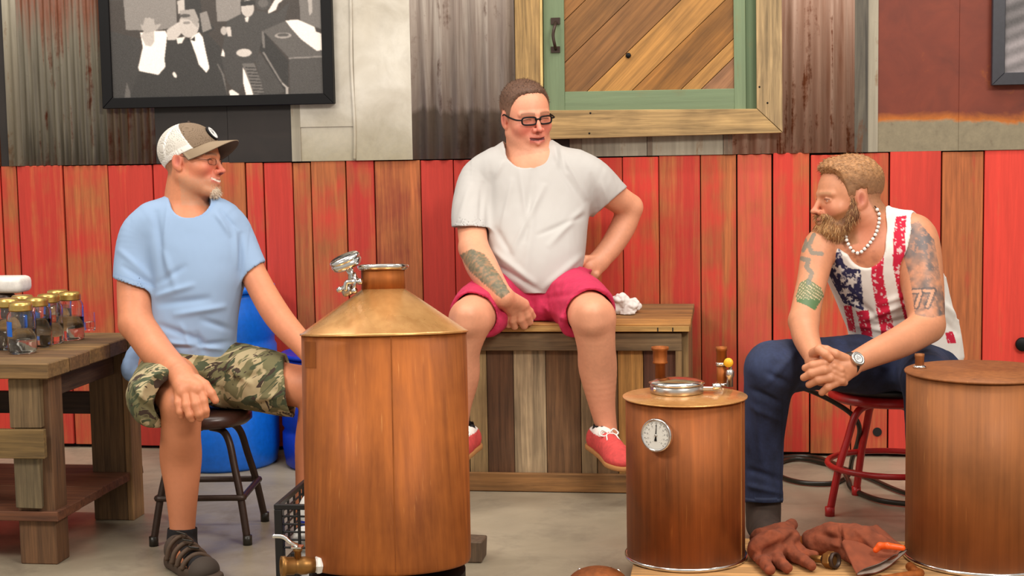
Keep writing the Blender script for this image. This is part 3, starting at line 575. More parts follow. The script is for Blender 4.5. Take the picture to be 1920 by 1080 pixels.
# small copper dome at the bottom edge
dp = P(1121, 1096, 3.95); t = thing('copper_dome', (dp.x, dp.y, 0), 'round copper dome with steel studs at the bottom edge', 'dome')
rd = pxm(60, 3.95); zb = dp.z-.006
MB().lathe([(0, .0), (rd*.9, 0), (rd, .02), (rd, zb)]+[(rd*math.cos(a), zb+rd*.62*math.sin(a)) for a in [math.pi/2*i/12 for i in range(1, 12)]]+[(0, zb+rd*.62)], (dp.x, dp.y, 0), 48).build('dome_body', M['copperd'], t)
for k in range(5):
    a = R(40+25*k); MB().ball((dp.x+rd*.8*math.cos(a), dp.y+rd*.8*math.sin(a), zb+rd*.62*math.sqrt(1-.64)), .006, 8).build('stud', M['chrome'], t)
# ================================================================== milk crate with its bottles
CD = 3.93; cp = P(513, 946, CD); cw, cdp, ch = .33, .30, cp.z
t = thing('milk_crate', (cp.x+cw/2, cp.y+cdp/2, 0), 'black plastic milk crate behind the drain valve', 'crate')
cx0, cy0 = cp.x, cp.y; MC = Matrix.Translation((cx0, cy0, 0)) @ Matrix.Rotation(R(1), 4, 'Z')
def cbox(lo, hi, nm): return MB().box(lo, hi, MC).build(nm, M['blackp'], t, bevel=.0015)
cbox((0, 0, 0), (cw, cdp, .008), 'floor_plate')
for nm, lo, hi in (('top_rim', (0, 0, ch-.014), (cw, .012, ch)), ('top_rim', (0, cdp-.012, ch-.014), (cw, cdp, ch)), ('top_rim', (0, .012, ch-.014), (.012, cdp-.012, ch)), ('top_rim', (cw-.012, .012, ch-.014), (cw, cdp-.012, ch))): cbox(lo, hi, nm)
for x in (0, cw-.022):
    for y in (0, cdp-.022): cbox((x, y, .008), (x+.022, y+.022, ch-.014), 'corner_post')
for i in range(5):
    z = ch-.035-.021*i
    cbox((.022, .003, z), (cw-.022, .009, z+.005), 'rib'); cbox((.003, .022, z), (.009, cdp-.022, z+.005), 'rib')
for i in range(1, 5):
    u = cw*i/5; cbox((u-.004, .002, ch-.13), (u+.004, .008, ch-.014), 'rib'); v_ = cdp*i/5; cbox((.002, v_-.004, ch-.13), (.008, v_+.004, ch-.014), 'rib')
for i in range(1, 7): u = cw*i/7; cbox((u-.006, .003, .008), (u+.006, .009, ch-.13), 'rib')
cbox((.022, .004, .008), (cw-.022, .008, .09), 'side_panel'); cbox((.004, .022, .008), (.008, cdp-.022, .12), 'side_panel')
def bottle(p, z1, r, label, capr=.5):
    t = thing('plastic_bottle', (p.x, p.y, .009), label, 'bottle')
    MB().lathe([(0, .009), (r*.9, .009), (r, .015), (r, z1*.74)]+[(r*math.cos(a)+0.0, z1*.74+z1*.22*math.sin(a)) for a in [R(10*i) for i in range(1, 8)]]+[(r*.3, z1*.965), (r*.3, z1), (0, z1)], (p.x, p.y, 0), 32).build('bottle_body', M['whitep'], t)
    vs = []; fs = []
    for i in range(13):
        a = R(190+160*i/12)
        for z in (z1*.45, z1*.72): vs.append((p.x+(r+.0006)*math.cos(a), p.y+(r+.0006)*math.sin(a), z))
    for i in range(12): fs.append((2*i, 2*i+2, 2*i+3, 2*i+1))
    MB().add(vs, fs, True).build('bottle_label', M['navy'], t); return t
b1 = MC @ Vector((.074, .13, 0)); bottle(b1, P(570, 905, 4.1).z, .045, 'white plastic bottle standing up out of the black crate')
b2 = MC @ Vector((.068, .050, 0)); 
tb = thing('white_ball', (b2.x, b2.y, .009), 'white round float ball low inside the black crate', 'ball'); MB().lathe([(0, .009), (.03, .009), (.032, .03), (.012, .04), (.012, P(578, 1010, 3.98).z-.03)], (b2.x, b2.y, 0), 20).build('ball_foot', M['whitep'], tb); MB().ball((b2.x, b2.y, P(578, 1010, 3.98).z), .034, 20).build('ball_body', M['whitep'], tb)
# ================================================================== plywood board with the two smaller boilers
bL, bR = onZ(1184, 1070, .05).x, onZ(1184, 1070, .05).x+1.15; bYb = onZ(1640, 1014, .05).y; bYf = onZ(1400, 1078, .05).y-.02
t = thing('plywood_board', ((bL+bR)/2, (bYf+bYb)/2, 0), 'pale plywood board on the floor under the two shorter boilers', 'board')
MB().box((bL, bYf-.25, .032), (bR, bYb, .05)).build('board_top', M['wood_x'], t, wc(216, 164, 104), bevel=.002)
MB().box((bL, bYf-.30, .030), (bR, bYf-.25, .052)).build('front_lip', M['wood_x'], t, wc(232, 190, 128), bevel=.002)
for y in (bYf-.2, bYf, bYb-.06): MB().box((bL+.01, y, 0), (bR-.01, y+.05, .0315)).build('batten', M['wood_x'], t, wc(150, 110, 70))
SD = 4.16; sb_ = onZ(1286, 1042, .052); SD = (sb_-CAM).dot(fwd); r1 = pxm(110, SD); z1_ = P(1280, 737, SD).z
t = thing('copper_boiler', sb_, 'short copper boiler with a round dial and steel hatch, on plywood', 'boiler'); c = Vector((sb_.x, sb_.y, 0))
MB().lathe([(0, .052), (r1, .052), (r1, z1_-.004), (0, z1_-.004)], c, 80).build('boiler_body', M['copperd'], t)
MB().lathe([(r1+.0005, .0525), (r1+.006, .0525), (r1+.0075, .057), (r1+.006, .062), (r1+.0005, .062)], c, 80).build('bottom_ring', M['chrome'], t)
MB().lathe([(0, z1_-.0035), (r1+.008, z1_-.0035), (r1+.0085, z1_-.001), (r1+.007, z1_), (0, z1_)], c, 80).build('top_plate', M['coppert'], t)
aa = R(232); dd = Vector((math.cos(R(352)), math.sin(R(352)), 0))
MB().hexa([c+Vector((math.cos(R(a))*(r1-.001), math.sin(R(a))*(r1-.001), z)) for a, z in ((338, .062), (340, .062), (340, z1_-.006), (338, z1_-.006))], Vector((math.cos(R(339)), math.sin(R(339)), 0))*.002).build('side_seam', M['coppert'], t)
# hatch on the top plate
hc = onZ(1269, 735, z1_+.001); hc.z = 0
MB().lathe([(.04, z1_+.0003), (.074, z1_+.0003), (.076, z1_+.004), (.076, z1_+.020), (.073, z1_+.023), (.06, z1_+.023)], hc, 56).build('hatch_ring', M['steel'], t)
MB().lathe([(.0, z1_+.0235), (.074, z1_+.0235), (.079, z1_+.026), (.079, z1_+.030), (.06, z1_+.036), (.03, z1_+.041), (0, z1_+.043)], hc, 12).build('hatch_lid', M['chrome'], t)
hb = hc+Vector((.072, -.006, z1_+.014)); MB().box((hb.x, hb.y-.006, hb.z-.008), (hb.x+.055, hb.y+.006, hb.z+.004)).build('hatch_clamp', M['chrome'], t, bevel=.002)
MB().lathe([(0, -.012), (.009, -.012), (.010, -.006), (.010, .006), (.009, .012), (0, .012)], hb+Vector((.04, 0, .004)), 12, (1, .2, 0)).build('clamp_nut', M['chrome'], t)
MB().ball(hc+Vector((-.06, -.045, z1_+.016)), .006, 10).build('latch_knob', M['chrome'], t)
# pipe stubs and thermometer
p1 = onZ(1238, 720, z1_); p1.z = z1_; zz = P(1238, 657, SD+.08).z-z1_
MB().lathe([(.0, .0), (.015, .0), (.015, zz*.55), (.022, zz*.56), (.022, zz*.60), (.020, zz*.62), (.021, zz*.9), (.0255, zz*.93), (.0255, zz), (.020, zz), (.019, zz*.85), (0, zz*.85)], p1, 28).build('pipe_stub', M['copper'], t)
p2 = onZ(1353, 723, z1_); p2.z = z1_; zz = P(1353, 660, SD).z-z1_
MB().lathe([(.0, 0), (.0145, .0), (.0145, zz*.52), (0, zz*.52)], p2, 24).build('pipe_stub', M['copper'], t)
MB().lathe([(.0, zz*.521), (.0165, zz*.521), (.0165, zz*.60), (.0, zz*.60)], p2, 24).build('pipe_collar', M['chrome'], t)
MB().lathe([(.0, zz*.601), (.015, zz*.601), (.015, zz*.9), (.0165, zz*.9), (.0165, zz), (.013, zz), (.012, zz*.85), (0, zz*.85)], p2, 24).build('pipe_top', M['copper'], t)
MB().lathe([(.0152, .0005), (.022, .0005), (.021, .007), (.0152, .010)], p2, 24).build('pipe_flange', M['chrome'], t)
q2 = onZ(1371, 706, z1_); q2.y += 0; q2 = P(1366, 712, SD+.09); q2.z = z1_
vv = MB().lathe([(0, .0), (.009, .0), (.009, .026), (.012, .03), (.012, .045), (.008, .05), (0, .05)], q2+Vector((.004, 0, .001)), 16).build('small_valve', M['steel'], t); vv['label'] = 'small steel valve with yellow handle'
MB().lathe([(0, -.004), (.013, -.004), (.014, 0), (.013, .006), (0, .007)], P(1366, 680, SD+.09), 16, (-.25, -1, .1)).build('yellow_handle', M['yellow'], vv)
MB().tube([q2+Vector((.004, 0, .05)), P(1370, 694, SD+.1), P(1368, 683, SD+.095)], .005, 8).build('valve_neck', M['steel'], vv)
ta = R(270-13.5); tn = Vector((math.cos(ta), math.sin(ta), 0)); tcn = P(1243, 812, SD-r1*.96); tc0 = c+tn*r1; tc0.z = tcn.z
tn2 = (Vector((tcn.x-c.x, tcn.y-c.y, 0))).normalized(); tc0 = c+tn2*r1; tc0.z = tcn.z
tn3 = (tn2*1.0+Vector((-.03, 0, .05))).normalized()
MB().lathe([(0, -.002), (.011, -.002), (.011, .008), (0, .008)], tc0, 20, tn3).build('dial_stem', M['steel'], t)
rdl = pxm(31.5, SD-r1); th = MB().lathe([(0, .006), (rdl*.93, .006), (rdl, .011), (rdl, .021), (rdl*.96, .025), (rdl*.88, .0245), (rdl*.86, .0215), (0, .0215)], tc0, 48, tn3).build('dial_case', M['chrome'], t)
di = np.zeros((140, 140, 3)); di[:] = (222, 220, 212)
def dl(a, r0, r1_, w_, col=(60, 58, 58)):
    a = math.radians(a); u = np.array([math.sin(a), -math.cos(a)]); v = np.array([u[1], -u[0]])*w_; o_ = np.array([70, 70]); fillpoly(di, [o_+u*r0+v, o_+u*r1_+v, o_+u*r1_-v, o_+u*r0-v], col)
for a in range(-140, 141, 7): dl(a, 58, 64, .8)
for a in range(-140, 141, 28): dl(a, 54, 64, 1.3); fillpoly(di, ellp(70+46*math.sin(math.radians(a)), 70-46*math.cos(math.radians(a)), 3.6, 4.4), (120, 116, 114)); fillpoly(di, ellp(70+46*math.sin(math.radians(a)), 70-46*math.cos(math.radians(a)), 1.6, 2.4), (222, 220, 212))
for a in range(-150, 151, 10): dl(a, 36, 38, .8, (120, 116, 112))
for a in range(0, 360, 4): dl(a, 65, 66.5, 2.2, (170, 168, 162))
dr = (Vector((0, 0, 1)).cross(tn3)).normalized(); du = tn3.cross(dr); cc = tc0+tn3*.0217; s_ = rdl*.87*.995
mk = [cc-dr*s_+du*s_, cc+dr*s_+du*s_, cc-dr*s_-du*s_]
# round dial: grid clipped to a disc
def disc_print(name, c0, dr, du, r, im, parent):
    Hh = im.shape[0]; vs = [c0]; cl = [im[Hh//2, Hh//2]]; fs = []; nr, na = 48, 120
    for j in range(1, nr+1):
        for i in range(na):
            a = 2*math.pi*i/na; x, y = math.cos(a)*j/nr, math.sin(a)*j/nr; vs.append(c0+dr*(r*x)+du*(r*y)); cl.append(im[min(Hh-1, int((1-y)*.5*Hh)), min(Hh-1, int((1+x)*.5*Hh))])
    for i in range(na): fs.append((0, 1+i, 1+(i+1) % na))
    for j in range(nr-1):
        for i in range(na): a_, b_ = 1+j*na, 1+(j+1)*na; fs.append((a_+i, b_+i, b_+(i+1) % na, a_+(i+1) % na))
    me = bpy.data.meshes.new(name); me.from_pydata([tuple(v-c0) for v in vs], [], fs); me.materials.append(M['print']); setcol(me, srgb2lin(np.array(cl, float))); return put(name, me, c0, parent)
disc_print('dial_face', cc, dr, du, s_, di, th)
nd = MB(); up_ = (du*1+dr*.04).normalized(); sd_ = up_.cross(tn3)
nd.hexa([cc+tn3*.001+up_*(rdl*.68)-sd_*.0004, cc+tn3*.001+up_*(rdl*.68)+sd_*.0004, cc+tn3*.001-up_*.004+sd_*.0016, cc+tn3*.001-up_*.004-sd_*.0016], tn3*.0008)
nd.build('needle', M['black'], th); nd = MB().hexa([cc+tn3*.001-up_*(rdl*.05)-sd_*.0012, cc+tn3*.001-up_*(rdl*.05)+sd_*.0012, cc+tn3*.001-up_*(rdl*.34)+sd_*.0038, cc+tn3*.001-up_*(rdl*.34)-sd_*.0038], tn3*.0008).build('needle_tail', M['black'], th)
MB().lathe([(0, .0005), (.004, .0005), (.003, .003), (0, .0035)], cc, 16, tn3).build('needle_hub', M['steel'], th)
# right barrel
qb = onZ(1838, 1044, .052); QD = (qb-CAM).dot(fwd); r2 = pxm(137, QD); z2_ = P(1830, 690, QD).z; c2 = Vector((qb.x, qb.y, 0))
t = thing('copper_barrel', qb, 'brown copper barrel with one small pipe stub, cut by the right edge', 'barrel')
MB().lathe([(0, .052), (r2, .052), (r2, z2_-.006), (0, z2_-.006)], c2, 80).build('barrel_body', M['coppero'], t)
MB().lathe([(r2+.0005, .0525), (r2+.006, .0525), (r2+.0075, .057), (r2+.006, .063), (r2+.0005, .063)], c2, 80).build('bottom_ring', M['chrome'], t)
MB().lathe([(0, z2_-.0055), (r2+.005, z2_-.0055), (r2+.0055, z2_-.002), (r2+.004, z2_), (0, z2_)], c2, 80).build('top_plate', M['coppero'], t)
p3 = onZ(1724, 690, z2_); p3.z = z2_
MB().lathe([(0, 0), (.0125, 0), (.0125, .030), (.0135, .033), (.0135, .040), (.011, .040), (.010, .03), (0, .03)], p3, 20).build('pipe_stub', M['coppero'], t)
MB().lathe([(.013, .0003), (.019, .0003), (.018, .006), (.013, .009)], p3, 20).build('pipe_flange', M['chrome'], t)
# ================================================================== hoses, fittings
def fz(px, py, z=.011): return onZ(px, py, z)
hp = [P(1440, 706, 5.0), P(1480, 720, 4.98), P(1520, 733, 4.97), P(1560, 752, 5.0), P(1596, 776, 5.0), P(1611, 800, 5.02), P(1608, 830, 5.1), P(1598, 860, 5.2), fz(1590, 892), fz(1560, 906), fz(1500, 904), fz(1460, 890), fz(1462, 868), fz(1500, 860), fz(1560, 872), fz(1620, 892), fz(1700, 925), fz(1800, 940), fz(1850, 920), fz(1820, 880)]
o = MB().tube(sm_curve(hp, 8), .0085, 8).build('black_hose', M['rubber']); tag(o, 'black hose hanging beside the red stool and coiling on the floor', 'hose')
hp = [fz(1400, 880, .012), fz(1470, 858, .012), fz(1530, 858, .012), fz(1575, 876, .03), fz(1590, 900, .03), fz(1600, 918, .012), fz(1650, 938, .012), fz(1720, 946, .012), fz(1790, 950, .012)]
o = MB().tube(sm_curve(hp, 8), .0095, 8).build('floor_hose', M['rubber']); tag(o, 'thick black hose lying behind the red stool legs', 'hose')
zb_ = .0505
def on_board(px, py, dz=0): q = onZ(px, py, zb_+dz); return q
nc = on_board(1556, 1050, .022); t = thing('brass_coupling', (nc.x, nc.y, zb_), 'brass hexagon hose coupling between the two leather gloves', 'coupling')
nax = Vector((.75, -.62, .12)).normalized()
MB().lathe([(.0145, -.012), (.023, -.012), (.0245, -.008), (.0245, .008), (.023, .012), (.0145, .012)], nc, 6, nax, False).build('hex_nut', M['brass'], t)
MB().lathe([(.0145, .010), (.0215, .010), (.0225, .016), (.0215, .022), (.0165, .022), (.015, .0), (.015, -.02), (.011, -.02), (0, -.01)], nc, 28, nax).build('threaded_end', M['iron'], t)
MB().lathe([(0, -.06), (.010, -.06), (.011, -.012), (0, -.012)], nc, 16, nax).build('tail', M['brass'], t)
pa, pb = on_board(1475, 1000, .016), on_board(1530, 992, .016)
pa = P(1484, 998, 4.3); pb = P(1545, 985, 4.36); t = thing('copper_pipe', (pa.x, pa.y, zb_), 'thin brass-coloured pipe end behind the gloves', 'pipe')
za = zb_+.0125; pa.z = za; pb.z = za
dv = (pb-pa).normalized(); MB().lathe([(.009, 0), (.0118, 0), (.0118, .002), (.0112, .14), (.009, .14), (.009, 0)], pa-dv*.03, 20, dv).build('pipe_tube', M['copper'], t)
MB().lathe([(.0122, .10), (.0138, .10), (.0138, .125), (.0122, .125)], pa-dv*.03+Vector((0, 0, .001)), 20, dv).build('pipe_band', M['brass'], t)
e0, e1, e2 = on_board(1640, 1090, .013), on_board(1722, 1077, .013), on_board(1706, 1062, .013)
t = thing('pipe_elbow', (e1.x, e1.y, zb_), 'bent brass pipe elbow lying beside the right barrel', 'elbow')
MB().tube(sm_curve([e0, e0.lerp(e1, .7), e1+Vector((.004, .008, 0)), e1.lerp(e2, .4), e2], 6), .0125, 14).build('elbow_tube', M['copper'], t)
MB().tube([e0-(e1-e0).normalized()*.004, e0+(e1-e0).normalized()*.018], .0152, 16).build('elbow_collar', M['brass'], t)
# ================================================================== implicit-surface modelling (numpy), used for people, clothes and soft goods
# built in the camera's own metric frame (x right, y depth, z up) and moved to the world afterwards
def C(px, py, D): return np.array([(px-960)/FPX*D, D, -(py-540)/FPX*D])
CW = np.array([rgt, fwd, upv]); CAMN = np.array(CAM)
def to_world(V): return CAMN + V @ CW
def to_px(V): return 960+V[:, 0]/V[:, 1]*FPX, 540-V[:, 2]/V[:, 1]*FPX
def smin(a, b, k):
    if k <= 0: return np.minimum(a, b)
    h = np.maximum(k-np.abs(a-b), 0)/k; return np.minimum(a, b)-h*h*k*.25
class Prim:
    def __init__(s, fn, lo, hi): s.fn, s.lo, s.hi = fn, np.array(lo), np.array(hi)
def cone(a, b, ra, rb):
    a, b = np.array(a, float), np.array(b, float); d = b-a; L2 = max(float(d @ d), 1e-12); r = max(ra, rb)
    def fn(X, Y, Z):
        x, y, z = X-a[0], Y-a[1], Z-a[2]; t = np.clip((x*d[0]+y*d[1]+z*d[2])/L2, 0, 1)
        return np.sqrt((x-t*d[0])**2+(y-t*d[1])**2+(z-t*d[2])**2)-(ra+(rb-ra)*t)
    return Prim(fn, np.minimum(a, b)-r, np.maximum(a, b)+r)
def ell(c, r, Rm=None):
    c, r = np.array(c, float), np.array(r, float); m = r.max() if Rm is not None else r
    def fn(X, Y, Z):
        x, y, z = X-c[0], Y-c[1], Z-c[2]
        if Rm is not None: x, y, z = Rm[0, 0]*x+Rm[1, 0]*y+Rm[2, 0]*z, Rm[0, 1]*x+Rm[1, 1]*y+Rm[2, 1]*z, Rm[0, 2]*x+Rm[1, 2]*y+Rm[2, 2]*z
        k0 = np.sqrt((x/r[0])**2+(y/r[1])**2+(z/r[2])**2); k1 = np.sqrt((x/r[0]**2)**2+(y/r[1]**2)**2+(z/r[2]**2)**2)+1e-9
        return k0*(k0-1)/k1
    return Prim(fn, c-m, c+m)
def path(pts, rs, n=5):
    """one smooth tapering limb through the points"""
    pts = np.array(pts, float); q = np.concatenate([pts, np.array(rs, float)[:, None]], 1); N = len(q); out = []
    for i in range(N-1):
        p0 = q[i-1] if i else 2*q[0]-q[1]; p1, p2 = q[i], q[i+1]; p3 = q[i+2] if i < N-2 else 2*q[-1]-q[-2]
        for k in range(n): t = k/n; out.append(.5*(2*p1+(p2-p0)*t+(2*p0-5*p1+4*p2-p3)*t*t+(3*p1-p0-3*p2+p3)*t**3))
    out.append(q[-1]); out = np.array(out); cs = [cone(a[:3], b[:3], a[3], b[3]) for a, b in zip(out[:-1], out[1:])]
    def fn(X, Y, Z):
        d = cs[0].fn(X, Y, Z)
        for c in cs[1:]: d = np.minimum(d, c.fn(X, Y, Z))
        return d
    return Prim(fn, np.min([c.lo for c in cs], 0), np.max([c.hi for c in cs], 0))
def loft(levels, n=2.3, sm=9, grow=0.):
    """levels: (py, pxl, pxr, D, half depth) from top to bottom"""
    T = []
    for py, xl, xr, D, b in levels: p = C((xl+xr)/2, py, D); T.append((p[2], p[0], D, (xr-xl)/2*D/FPX+grow, b+grow))
    T = np.array(sorted(T)); zz = np.linspace(T[0, 0], T[-1, 0], 160); cols = []
    for k in range(1, 5):
        v = np.interp(zz, T[:, 0], T[:, k]); vp = np.pad(v, (sm, sm), mode='reflect', reflect_type='odd'); v = np.convolve(vp, np.ones(2*sm+1)/(2*sm+1), 'valid'); cols.append(v)
    z0, z1 = T[0, 0], T[-1, 0]
    def fn(X, Y, Z):
        cx, cy, a, b = [np.interp(Z, zz, v) for v in cols]
        q = (np.abs((X-cx)/a)**n+np.abs((Y-cy)/b)**n)**(1/n)
        return np.maximum(np.maximum((q-1)*np.minimum(a, b), Z-z1), z0-Z)
    return Prim(fn, [(T[:, 1]-T[:, 3]).min(), (T[:, 2]-T[:, 4]).min(), z0], [(T[:, 1]+T[:, 3]).max(), (T[:, 2]+T[:, 4]).max(), z1])
class Field:
    def __init__(s): s.ops = []
    def add(s, p, k=.015): s.ops.append(('a', p, k)); return s
    def sub(s, p, k=.004): s.ops.append(('s', p, k)); return s
    def cut(s, p0, n, k=.004): s.ops.append(('c', (np.array(p0, float), np.array(n, float)/np.linalg.norm(n)), k)); return s   # removes what lies on the side n points to
    def addf(s, f, k=.01): s.ops.append(('f', f, k)); return s
    def chain(s, pts, rs, k=.012):
        for i in range(len(pts)-1): s.add(cone(pts[i], pts[i+1], rs[i], rs[i+1]), k if i == 0 else max(k*.5, .004))
        return s
    def bounds(s):
        lo = np.full(3, 1e9); hi = -lo
        for o in s.ops:
            if o[0] == 'a': lo = np.minimum(lo, o[1].lo); hi = np.maximum(hi, o[1].hi)
            elif o[0] == 'f': a, b = o[1].bounds(); lo = np.minimum(lo, a); hi = np.maximum(hi, b)
        return lo, hi
    def eval(s, gx, gy, gz):
        F = np.full((len(gx), len(gy), len(gz)), .5, np.float32); res = gx[1]-gx[0]
        for t, p, k in s.ops:
            if t in 'as':
                m = k+3*res; sl = []
                for g_, l, h in zip((gx, gy, gz), p.lo, p.hi): sl.append(slice(int(np.searchsorted(g_, l-m)), int(np.searchsorted(g_, h+m))))
                if any(q.stop <= q.start for q in sl): continue
                d = p.fn(gx[sl[0]][:, None, None], gy[sl[1]][None, :, None], gz[sl[2]][None, None, :]).astype(np.float32)
                v = F[tuple(sl)]; F[tuple(sl)] = smin(v, d, k) if t == 'a' else -smin(-v, d, k)
            elif t == 'c':
                p0, n = p; d = (gx[:, None, None]-p0[0])*n[0]+(gy[None, :, None]-p0[1])*n[1]+(gz[None, None, :]-p0[2])*n[2]
                F = -smin(-F, -d.astype(np.float32), k)
            else: F = smin(F, p.eval(gx, gy, gz), k)
        return F
def nets(F, gx, gy, gz):
    s = F < 0; nx, ny, nz = F.shape
    c = np.zeros((nx-1, ny-1, nz-1), np.uint8)
    offs = [(i, j, k) for i in (0, 1) for j in (0, 1) for k in (0, 1)]
    for i, j, k in offs: c += s[i:nx-1+i, j:ny-1+j, k:nz-1+k]
    act = np.argwhere((c > 0) & (c < 8))
    if len(act) == 0: return np.zeros((0, 3)), np.zeros((0, 4), int)
    idx = np.full(c.shape, -1, np.int32); idx[act[:, 0], act[:, 1], act[:, 2]] = np.arange(len(act))
    val = np.stack([F[act[:, 0]+i, act[:, 1]+j, act[:, 2]+k] for i, j, k in offs], 1)
    acc = np.zeros((len(act), 3)); cnt = np.zeros(len(act))
    for a in range(8):
        for b in range(a+1, 8):
            if bin(a ^ b).count('1') != 1: continue
            m = (val[:, a] < 0) != (val[:, b] < 0); va, vb = val[m, a], val[m, b]; t = (va/(va-vb))[:, None]
            pa, pb = np.array(offs[a], float), np.array(offs[b], float); acc[m] += pa+(pb-pa)*t; cnt[m] += 1
    V = act+acc/cnt[:, None]; V = np.stack([gx[0]+V[:, 0]*(gx[1]-gx[0]), gy[0]+V[:, 1]*(gy[1]-gy[0]), gz[0]+V[:, 2]*(gz[1]-gz[0])], 1)
    Q = []
    for ax in range(3):
        sl0 = [slice(1, None)]*3; sl0[ax] = slice(None, -1); sl1 = [slice(1, None)]*3; sl1[ax] = slice(1, None)
        e = s[tuple(sl0)] != s[tuple(sl1)]; up = s[tuple(sl0)]
        # interior edges only
        lim = [slice(None, n_-2) for n_ in F.shape]; lim[ax] = slice(None)
        P_ = np.argwhere(e[tuple(lim)])
        if len(P_) == 0: continue
        fl = up[P_[:, 0], P_[:, 1], P_[:, 2]]
        base = P_.copy(); base[:, [a for a in range(3) if a != ax]] += 1
        u, v = [(1, 2), (2, 0), (0, 1)][ax]
        def at(du, dv):
            q = base.copy(); q[:, u] -= du; q[:, v] -= dv; return idx[q[:, 0], q[:, 1], q[:, 2]]
        q = np.stack([at(1, 1), at(0, 1), at(0, 0), at(1, 0)], 1); q[~fl] = q[~fl][:, ::-1]; Q.append(q)
    Q = np.concatenate(Q); return V, Q[(Q >= 0).all(1)]
def relax(V, Q, it=2, lam=.5):
    E = np.concatenate([Q[:, [0, 1]], Q[:, [1, 2]], Q[:, [2, 3]], Q[:, [3, 0]]]); n = len(V)
    deg = np.bincount(E.ravel(), minlength=n)[:, None]
    for i in range(it):
        for l in (lam, -lam*1.02):
            S_ = np.stack([np.bincount(E[:, 0], V[E[:, 1], a], n)+np.bincount(E[:, 1], V[E[:, 0], a], n) for a in range(3)], 1); V = V+l*(S_/np.maximum(deg, 1)-V)
    return V
def vnormals(V, Q):
    n = np.cross(V[Q[:, 2]]-V[Q[:, 0]], V[Q[:, 3]]-V[Q[:, 1]]); N = np.stack([sum(np.bincount(Q[:, k], n[:, a], len(V)) for k in range(4)) for a in range(3)], 1)
    return N/np.maximum(np.linalg.norm(N, axis=1, keepdims=True), 1e-12)
def smesh(field, res, boxes=(), lo=None, hi=None, it=2):
    """surface of a field; boxes = [(lo, hi, finer res)] are meshed finer and replace the coarse surface inside"""
    b0, b1 = field.bounds(); lo = b0-.012 if lo is None else lo; hi = b1+.012 if hi is None else hi
    def one(lo, hi, r):
        g_ = [np.arange(l, h+r, r) for l, h in zip(lo, hi)]; V, Q = nets(field.eval(*g_), *g_); return (relax(V, Q, it) if len(V) else V), Q
    V, Q = one(lo, hi, res); parts = []
    for (bl, bh, r) in boxes:
        bl, bh = np.array(bl), np.array(bh); ins = ((V > bl+r*2.5) & (V < bh-r*2.5)).all(1); Q = Q[~ins[Q].all(1)]; parts.append(one(bl, bh, r))
    for v, q in parts: Q = np.concatenate([Q, q+len(V)]); V = np.concatenate([V, v])
    used = np.zeros(len(V), bool); used[Q.ravel()] = True; mp = np.cumsum(used)-1; V = V[used]; Q = mp[Q]
    return V, Q
def vnoise(P_, sc, seed=0):
    p = P_*sc+seed*17.3; i = np.floor(p).astype(np.int64); f = p-i; f = f*f*(3-2*f); out = 0
    for a in (0, 1):
        for b in (0, 1):
            for c in (0, 1):
                h = ((i[:, 0]+a)*374761393+(i[:, 1]+b)*668265263+(i[:, 2]+c)*2147483647+seed*144665) & 0xffffffff
                h = ((h ^ (h >> 13))*1274126177) & 0xffffffff; h = (h ^ (h >> 16)) & 0xffff
                out = out+(h/65535.)*(f[:, 0] if a else 1-f[:, 0])*(f[:, 1] if b else 1-f[:, 1])*(f[:, 2] if c else 1-f[:, 2])
    return out
def fbm(P_, sc, o=3, seed=0): return sum(vnoise(P_, sc*2**i, seed+i)*.5**i for i in range(o))/sum(.5**i for i in range(o))
def folds(V, N, fl, soft=.0):
    px, py = to_px(V); front = np.clip(-N[:, 1]*1.6, 0, 1); d = np.zeros(len(V))
    for x0, y0, x1, y1, w_, a in fl:
        dx, dy = x1-x0, y1-y0; t = np.clip(((px-x0)*dx+(py-y0)*dy)/(dx*dx+dy*dy), 0, 1); r2 = (px-x0-t*dx)**2+(py-y0-t*dy)**2
        d += a*.0022*np.exp(-r2/(w_*w_))*np.sin(np.pi*np.clip(t*.9+.05, 0, 1))**.5
    return V+N*(d*front)[:, None]
def inpoly(px, py, pts):
    ins = np.zeros(len(px), bool)
    for i in range(len(pts)):
        (ax, ay), (bx, by) = pts[i], pts[(i+1) % len(pts)]
        if ay == by: continue
        ins ^= ((ay > py) != (by > py)) & (px < (bx-ax)*(py-ay)/(by-ay)+ax)
    return ins
def segd(px, py, pts):
    d = np.full(len(px), 1e9)
    for (x0, y0), (x1, y1) in zip(pts[:-1], pts[1:]):
        dx, dy = x1-x0, y1-y0; t = np.clip(((px-x0)*dx+(py-y0)*dy)/(dx*dx+dy*dy+1e-9), 0, 1); d = np.minimum(d, np.hypot(px-x0-t*dx, py-y0-t*dy))
    return d
def sobj(name, V, Q, mat, parent=None, col=None, kind=None, world=False):
    W_ = V if world else to_world(V); c = (W_.min(0)+W_.max(0))/2; me = qmesh(name, W_-c, Q, mat)
    if col is not None: setcol(me, srgb2lin(np.clip(col, 0, 255)))
    return put(name, me, Vector(c.tolist()), parent, kind=kind)
